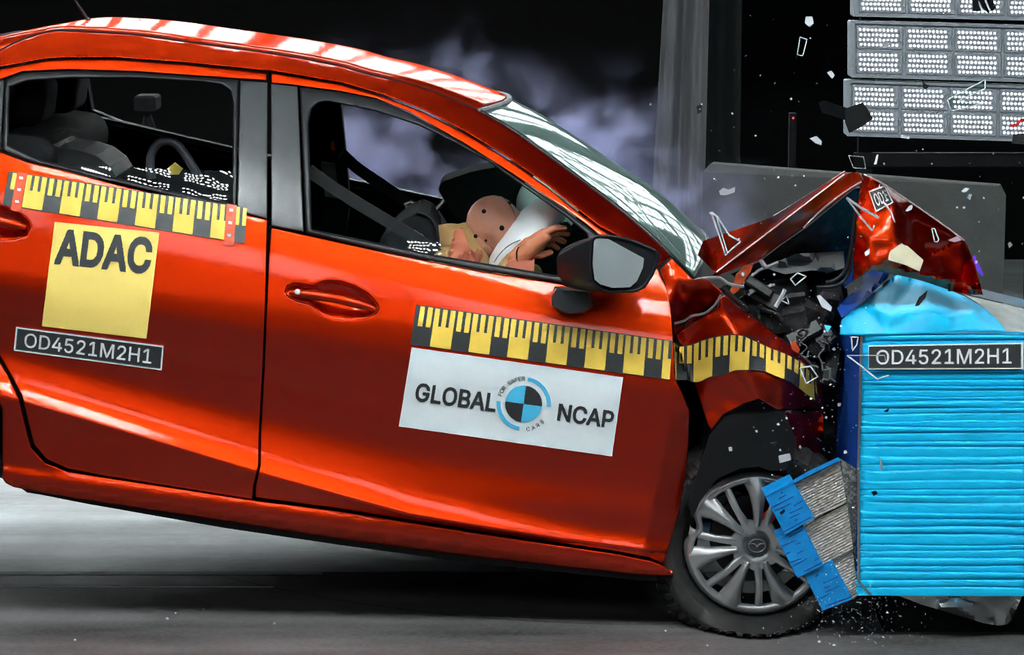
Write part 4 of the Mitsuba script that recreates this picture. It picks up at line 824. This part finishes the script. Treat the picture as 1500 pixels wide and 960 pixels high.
k = E(f'{BAR}__number_plate', patch(q, fp, 0, 1, 0, 1, 6, 2, 0), WHT, 'black test number label with a white border', smooth=False)
E(f'{k}__field', patch(q, fp, .004, .985, .06, .94, 6, 2, -.0015), INK, smooth=False)
E(f'{k}__lettering', lettering('OD4521M2H1', q, fp, .05, .925, .20, .80, -.003, bold=False, grow=.012), WHT, 'white characters', smooth=False)
# bumper blocks: blue faces, grey honeycomb behind
def hexbumps(qm, surf, na, nb, off):
    A, B = np.meshgrid(np.linspace(0, 1, na), np.linspace(0, 1, nb), indexing='ij'); p = qm(A.ravel(), B.ravel())
    o = off + .0055 * ((np.arange(nb)[None, :] + 0 * np.arange(na)[:, None]) % 2) + .004 * meshkit.noise(np.stack([p[:, 0] / 3, p[:, 1] / 3, p[:, 0] * 0], 1), 4).reshape(na, nb)
    P_ = surf(p, o.ravel()); return solid(P_, np.array(grid(np.zeros((na, nb, 3))).faces), surf(p, off + .1))
blocks = [((1121, 728), (1163, 707), (1193, 759), (1150, 784)), ((1139, 790), (1177, 771), (1206, 828), (1168, 847)), ((1177, 841), (1219, 821), (1249, 878), (1205, 895))]
grey = [((1163, 707), (1230, 672), (1240, 737), (1193, 760)), ((1177, 771), (1241, 738), (1250, 806), (1206, 828)), ((1219, 821), (1249, 806), (1258, 872), (1249, 878))]
for i, (bq, gq) in enumerate(zip(blocks, grey)):
    y0 = -.125 + .012 * i
    kk = E(f'{BAR}__bumper_block', px_prism(list(bq), y0, -.005), BLOCKB, 'blue faced stepped bumper block', smooth=False)
    g3 = hexbumps(quadmap(*gq), flat(y0 + .012), 40, 34, 0.0)
    E(f'{kk}__honeycomb', g3, HONEY, 'grey aluminium honeycomb', smooth=False)
    qm = quadmap(*bq)
    E(f'{kk}__crease', join(*[tube(at(qm([a0, a1], [b, b + r3.uniform(-.03, .03)]), y0 - .0005), .0014, 5) for b in np.linspace(.08, .92, 9) for a0, a1 in [sorted(r3.uniform(0, 1, 2))]]), DBLUE, smooth=False)
E(f'{BAR}__bumper_top_sheet', panel([(1121, 728), (1183, 691), (1228, 670), (1232, 674), (1163, 708)], lambda p, off=0.0: at(p, -.128 + off), 8, .10), BLOCKB, smooth=False)
E(f'{BAR}__bumper_side', panel([(1231, 672), (1256, 688), (1257, 760), (1259, 830), (1263, 868), (1258, 872), (1250, 806), (1240, 737)], lambda p, off=0.0: at(p, -.09 + off + .0008 * (np.atleast_2d(p)[:, 0] - 1231)), 8, .06), M('m_dusty_grey', princ(mikit.proc(lambda p, n, uv: MX((.05, .05, .048), (.20, .20, .19), SS(.35, .8, FB(p.x * 120, p.y * 120, p.z * 120)))), .7)), 'dusty dark side of the bumper element', smooth=False)

# ------------------------------------------------------------------ smoke
def smoke():
    x0, z0 = at([(470, 400)], 2.2)[0][[0, 2]]; lo = np.array([-.85, 1.95, .60]); hi = np.array([1.30, 2.75, 2.05])
    nz, ny, nx_ = 110, 36, 160
    z, y, x = np.meshgrid(np.linspace(lo[2], hi[2], nz), np.linspace(lo[1], hi[1], ny), np.linspace(lo[0], hi[0], nx_), indexing='ij')
    puffs = [((560, 250), .28, .55), ((640, 210), .26, .5), ((600, 330), .3, .6), ((700, 270), .24, .6), ((520, 200), .16, .35), ((705, 115), .11, .85), ((690, 150), .13, .8), ((760, 185), .15, .8), ((830, 215), .16, 1.1), ((790, 215), .13, .9), ((880, 190), .14, .7), ((900, 250), .15, 1.0), ((850, 260), .16, 1.1), ((945, 250), .12, .8), ((935, 165), .12, .55), ((1000, 240), .10, .35), ((1060, 310), .12, .9), ((1090, 310), .07, .5), ((980, 300), .16, .8)]
    d = np.zeros_like(x)
    for (px, py), r, w in puffs:
        c = at([(px, py)], 2.4)[0]; q = ((x - c[0]) / r) ** 2 + ((y - c[1]) / .22) ** 2 + ((z - c[2]) / r) ** 2; d += w * np.exp(-q * 1.3)
    pt = np.stack([x, y, z], -1)
    wp_ = pt * [8, 4.0, 8] + 2.2 * np.stack([meshkit.fbm(pt * 3 + k, 3, 30 + k) for k in range(3)], -1)
    n = meshkit.fbm(wp_, 5, 3)
    d = d * np.clip((n - .44) * 9, 0, 3.2)
    for ax, (c, l, h_) in enumerate(((x, lo[0], hi[0]), (y, lo[1], hi[1]), (z, lo[2], hi[2]))): d *= np.clip(np.minimum(c - l, h_ - c) / .08, 0, 1)
    d = np.clip(d, 0, 3.0)
    sc = hi - lo
    key = 'smoke'
    m = trimesh.creation.box(bounds=[lo, hi])
    scene[key] = mikit.ply(m, {'type': 'null'})
    scene[key]['interior'] = {'type': 'heterogeneous', 'scale': 1.9, 'albedo': rgb(.47, .50, .75),
        'sigma_t': {'type': 'gridvolume', 'grid': mi.VolumeGrid(d[..., None].astype(np.float32)), 'to_world': T().translate(lo.tolist()).scale(sc.tolist())}, 'phase': {'type': 'isotropic'}}
    labels[key] = {'label': 'bluish grey airbag smoke drifting behind the cabin and windscreen', 'category': 'smoke', 'kind': 'stuff'}
smoke()

# ------------------------------------------------------------------ flying fragments
def shard(poly, y, mat, label, name='glass_fragment', cat='glass fragment', group=None, thick=.004, tilt=None):
    c = np.mean(poly, axis=0); gx, gy = (r3.uniform(-.0012, .0012, 2) if tilt is None else tilt)
    return E(name, panel(poly, flat(y, gx, gy, c[0], c[1]), 12, thick), mat, label, cat, group, smooth=False)
def outline_shard(poly, y, label, w=.0022, pane=True):
    k = thing('glass_fragment', label, 'glass fragment')
    p = np.vstack([poly, poly[:1]]); E(k + '__glint_edge', tube(at(dense(list(map(tuple, poly)), 4).tolist() + [poly[0]], y), w, 5), FRAG, smooth=False)
    if pane: E(k + '__pane', panel(poly, flat(y), 12, .003), PANE, smooth=False)
def stick(p, y, mat, label, w=.0022, name='splinter'): return E(name, tube(at(p, y), w, 5), mat, label, 'splinter', smooth=False)
shard([(1199, 150), (1207, 147), (1240, 158), (1238, 176), (1212, 167), (1204, 166)], .1, FRAGD, 'dark smoky plate flying left of the lamp panels', 'plastic_plate', 'plastic plate')
shard([(1238, 159), (1264, 150), (1271, 160), (1279, 174), (1262, 186), (1244, 195), (1238, 180)], .05, FRAGD, 'black torn plate flying over the lowest lamp panel corner', 'plastic_plate', 'plastic plate')
outline_shard([(1388, 146), (1443, 117), (1443, 130), (1404, 147), (1439, 152), (1393, 163)], .0, 'long clear glass strip in front of the lowest lamp panel')
shard([(1424, -6), (1452, -6), (1459, 12), (1447, 19), (1440, 12), (1434, 17), (1425, 16)], -.1, FRAGD, 'black striped fragment at the top edge over the lamps', 'plastic_fragment', 'plastic fragment')
for a0 in (1430, 1441): stick([(a0, -5), (a0 + 9, 16)], -.105, FRAG, f'{"left" if a0 < 1435 else "right"} white stripe on the black fragment at the top edge', .003)
shard([(1351, 117), (1357, 124), (1362, 126), (1357, 131), (1352, 129)], 0, FRAGD, 'small black triangle over the middle gap of the lamp panels', 'plastic_fragment', 'plastic fragment')
shard([(1291, 64), (1304, 58), (1307, 66), (1294, 71)], 0, GREYF, 'pale chip in front of the top left lamp module')
shard([(1319, 198), (1332, 200), (1332, 204), (1320, 202)], 0, FRAG, 'short white strip under the lowest lamp panel')
shard([(1484, 197), (1500, 195), (1504, 212), (1482, 210)], 0, FRAGD, 'black lump at the right edge below the lamps', 'plastic_fragment', 'plastic fragment')
E('red_strip', tube(at(spline([(1480, 184), (1488, 183), (1495, 177), (1504, 175)], 14), 0), .005, 6), M('m_red_bit', princ((.4, .02, .02), .4)), 'small curved red strip at the right edge over the lamps', 'plastic fragment')
shard([(1180, 24), (1190, 24), (1192, 34), (1186, 40), (1179, 34)], 0, GREYF, 'ragged glass chip near the top, left of the lamps')
outline_shard([(1172, 54), (1182, 58), (1176, 82), (1168, 80)], .1, 'tall dim glass piece high left of the lamp panels', .0018)
shard([(1211, 106), (1218, 103), (1223, 110), (1219, 116), (1215, 111)], 0, FRAG, 'bright white chip just left of the lamp panels')
shard([(1186, 203), (1196, 199), (1204, 207), (1203, 213), (1194, 210)], 0, GREYF, 'grey faceted glass chip below the flying black plates')
shard([(1280, 241), (1284, 227), (1287, 226), (1284, 241)], 0, FRAG, 'upright white sliver above the bonnet apex')
outline_shard([(1243, 228), (1265, 230), (1268, 247), (1250, 246)], .2, 'dim clear glass piece just above the bonnet apex', .0012)
shard([(1020, 156), (1028, 152), (1028, 164), (1022, 167)], .3, FRAGD, 'dark fragment in front of the grey curtain', 'plastic_fragment', 'plastic fragment')
shard([(1053, 280), (1060, 275), (1067, 278), (1077, 274), (1076, 282), (1064, 286), (1055, 286)], .1, FRAG, 'wavy white chip in front of the concrete block')
shard([(1408, 280), (1414, 275), (1420, 276), (1416, 281), (1411, 282)], .2, FRAG, 'white chip beside the upper right corner of the concrete block')
shard([(1416, 290), (1420, 284), (1424, 285), (1421, 293)], .2, FRAG, 'white chip just under another near the concrete block corner')
shard([(1424, 376), (1428, 374), (1441, 402), (1439, 406), (1431, 397)], .3, PURP, 'purple plastic sliver beside the folded bonnet', 'plastic_fragment', 'plastic fragment', None, .01)
shard([(1301, 381), (1303, 369), (1318, 358), (1329, 360), (1353, 381), (1347, 398), (1325, 388)], .08, BEIGE, 'beige torn foam piece in front of the folded bonnet', 'foam_piece', 'foam piece', None, .03)
outline_shard([(1042, 311), (1051, 318), (1061, 333), (1068, 345), (1085, 354), (1071, 366), (1063, 374)], .05, 'long clear glass splinter standing over the windscreen base', .0028)
stick([(1049, 316), (1066, 372)], .05, FRAG, 'bright splinter inside the tall clear glass piece')
stick([(1240, 290), (1262, 305), (1287, 319)], .04, GREYF, 'bent grey splinter pointing right below the bonnet apex', .004)
stick([(1240, 290), (1262, 320), (1278, 338), (1281, 330)], .04, GREYF, 'bent grey splinter pointing down below the bonnet apex', .003)
shard([(1266, 370), (1274, 364), (1274, 372), (1268, 376)], .05, FRAG, 'white chip in front of the bonnet fold')
outline_shard([(1365, 335), (1369, 335), (1375, 351), (1373, 355), (1369, 354)], .2, 'narrow glass loop on the right bonnet slope')
shard([(1326, 309), (1332, 301), (1337, 300), (1336, 307), (1329, 310)], .2, FRAG, 'white chip at the bonnet ridge')
shard([(1388, 352), (1402, 346), (1409, 352), (1398, 355)], .3, GREYF, 'grey paper scrap at the bonnet corner')
outline_shard([(1158, 409), (1168, 400), (1181, 405), (1165, 418)], -.02, 'small five sided glass outline over the engine bay')
outline_shard([(1144, 440), (1152, 434), (1156, 446)], -.02, 'little triangular glass outline over the engine bay', .002)
stick([(1136, 450), (1143, 438), (1150, 424)], -.03, GREYF, 'pale crossed splinter beside the triangular glass outline', .006)
shard([(1196, 434), (1201, 432), (1219, 450), (1217, 457), (1204, 450)], -.03, GREYF, 'pale grey translucent plate beside the barrier corner')
shard([(1207, 476), (1218, 478), (1212, 488)], -.03, CYAN, 'small blue triangle left of the barrier corner', 'plastic_fragment', 'plastic fragment')
shard([(1158, 505), (1164, 499), (1172, 512), (1169, 518), (1160, 512)], -.02, ORNG, 'small red plastic lump right of the fender tape', 'plastic_fragment', 'plastic fragment')
outline_shard([(1172, 539), (1187, 537), (1198, 552), (1181, 562)], -.12, 'square glass outline at the right end of the fender tape')
outline_shard([(1247, 494), (1257, 494), (1255, 505), (1249, 514)], -.13, 'small glass outline at the upper barrier edge')
stick([(1241, 521), (1262, 537), (1285, 556), (1302, 550)], -.16, FRAG, 'long white splinter crossing the barrier edge', .0026)
stick([(1241, 521), (1270, 521), (1296, 521), (1297, 529)], -.16, GREYF, 'thin grey splinter across the barrier number label', .0018)
shard([(1140, 668), (1157, 664), (1159, 674), (1142, 679)], -.05, GREYF, 'grey rectangular plate above the wheel cover', 'plastic_plate', 'plastic plate')
shard([(1340, 449), (1346, 436), (1359, 425), (1356, 436), (1346, 448)], -.14, FRAGD, 'black pointed fragment over the blue top sheet', 'plastic_fragment', 'plastic fragment')
shard([(1388, 416), (1393, 416), (1393, 427), (1389, 427)], .1, FRAGD, 'small black piece at the barrier top edge', 'plastic_fragment', 'plastic fragment')
shard([(1276, 721), (1283, 719), (1286, 723), (1280, 727)], -.16, FRAGD, 'small black chip on the blue barrier folds', 'plastic_fragment', 'plastic fragment')
shard([(1294, 603), (1303, 598), (1300, 604)], -.16, FRAGD, 'tiny black chip below the barrier number label', 'plastic_fragment', 'plastic fragment')
shard([(1142, 751), (1149, 746), (1150, 750), (1144, 755)], -.14, FRAGD, 'tiny black chip on the top blue bumper block', 'plastic_fragment', 'plastic fragment')
shard([(1287, 668), (1291, 676), (1295, 690), (1290, 688)], -.16, GREYF, 'pale glass sliver on the blue barrier folds')
E('red_indicator', trimesh.Trimesh(*(lambda m: (np.array(m.vertices) + at([(1162, 173)], 3.9)[0], m.faces))(trimesh.creation.icosphere(1, .004))), INK, 'tiny red standby light in the dark behind the crash', 'indicator lamp', **{'emitter': {'type': 'area', 'radiance': rgb(2.5, .05, .05)}})
E('indicator_post', box(*(lambda p: (p[0] - .015, p[0] + .015, 3.91, 3.95, 0, p[2] + .02))(at([(1162, 173)], 3.9)[0])), DARK, 'thin dark post carrying the tiny red standby light', 'post', smooth=False)
# small individual chips, scattered as the picture shows them
def chip_place(x, y):
    if y < 60 and x < 400: return 'in the dark above the car roof'
    if x < 1100 and y < 240: return 'in front of the grey curtain'
    if x >= 1240 and y < 215: return 'in front of the lit lamp panels'
    if x < 1240 and y < 235: return 'in the dark left of the lamp panels'
    if y < 250: return 'in the dark gap between lamp panels and concrete block'
    if x > 1390 and y < 420: return 'before the right end of the concrete block'
    if y < 360: return 'before the left half of the concrete block'
    if y < 525: return 'over the dark engine bay'
    if x > 1200: return 'beside the dark blue struck face of the barrier'
    return 'over the dark wheel arch'
for x, y, s in ((1159, 145, 4), (1187, 56, 4), (1107, 199, 4), (1073, 166, 4), (1025, 160, 3), (1140, 260, 4), (1165, 272, 4), (1178, 258, 3), (1046, 262, 3), (1400, 79, 5), (1455, 225, 4), (1352, 219, 3), (1365, 240, 3), (1295, 240, 4), (1412, 304, 5), (1402, 304, 4), (1441, 290, 4), (1479, 358, 10), (1500, 290, 5), (1126, 566, 5), (1152, 613, 5), (1188, 584, 5), (1229, 593, 7), (1070, 658, 8), (1143, 660, 5), (1108, 632, 5), (1120, 659, 5), (1133, 614, 7), (1238, 662, 8), (1140, 622, 5), (1172, 655, 6), (1162, 628, 4), (1210, 612, 5), (953, 153, 4), (1028, 153, 4), (205, 29, 4), (245, 907, 6), (257, 899, 4), (298, 894, 5), (402, 914, 4), (110, 938, 4), (975, 925, 4), (1200, 941, 6), (1222, 946, 6), (1036, 946, 4), (1232, 478, 5), (1222, 512, 6), (1208, 486, 5), (1128, 418, 6), (1103, 402, 6), (1134, 402, 5), (1040, 312, 4), (1082, 350, 5), (1430, 384, 6)):
    a = r3.uniform(0, 6.3); pts = [(x + s * .6 * r3.uniform(.5, 1) * math.cos(a + k * 1.57), y + s * .6 * r3.uniform(.5, 1) * math.sin(a + k * 1.57)) for k in range(4)]
    if y > 880:
        c = at([(x, y)], -.1)[0]; d = rays([(x, y)])[0]; c = CAM + d * (CAMH / -d[2]); sc = s / 1000
        E('glass_chip', hull(c + np.array([[sc, 0, 0], [-sc, .3 * sc, 0], [0, sc, 0], [0, -sc, 0], [0, 0, sc]])), FRAG, 'tiny bright glass chip lying on the dark floor', 'glass chip', 'glass chips lying on the dark floor', smooth=False)
    else:
        shard(pts, r3.uniform(-.12, .15) if x > 1000 else -.1, FRAG, 'tiny bright glass chip flying ' + chip_place(x, y), 'glass_chip', 'glass chip', 'tiny glass chips flying ' + chip_place(x, y))
V, Fc = [], []
for k in range(900):
    u = r3.random()
    if u < .45: x, y, dd = 1240 + abs(r3.normal(0, 60)) * r3.choice([-1, 1]), 875 + abs(r3.normal(0, 40)), r3.uniform(-.35, .1)
    elif u < .75: x, y, dd = r3.normal(1200, 45), r3.uniform(420, 720), r3.uniform(-.25, .0)
    elif u < .9: x, y, dd = r3.normal(1245, 16), r3.uniform(680, 880), r3.uniform(-.2, -.14)
    else: x, y, dd = r3.uniform(1020, 1500), r3.uniform(0, 420), r3.uniform(-.3, .5)
    if y > 955: continue
    c = at([(x, y)], dd)[0]; rr = r3.uniform(.0008, .0022); b = len(V)
    if c[2] < .01: continue
    V += [c + rr * r3.normal(0, 1, 3) for _ in range(4)]; Fc += [(b, b + 1, b + 2), (b, b + 2, b + 3), (b, b + 3, b + 1), (b + 1, b + 3, b + 2)]
E('glass_spray', trimesh.Trimesh(np.array(V), Fc, process=False), FRAG, 'fine glittering glass spray round the car nose and barrier', 'glass spray', kind='stuff', smooth=False)
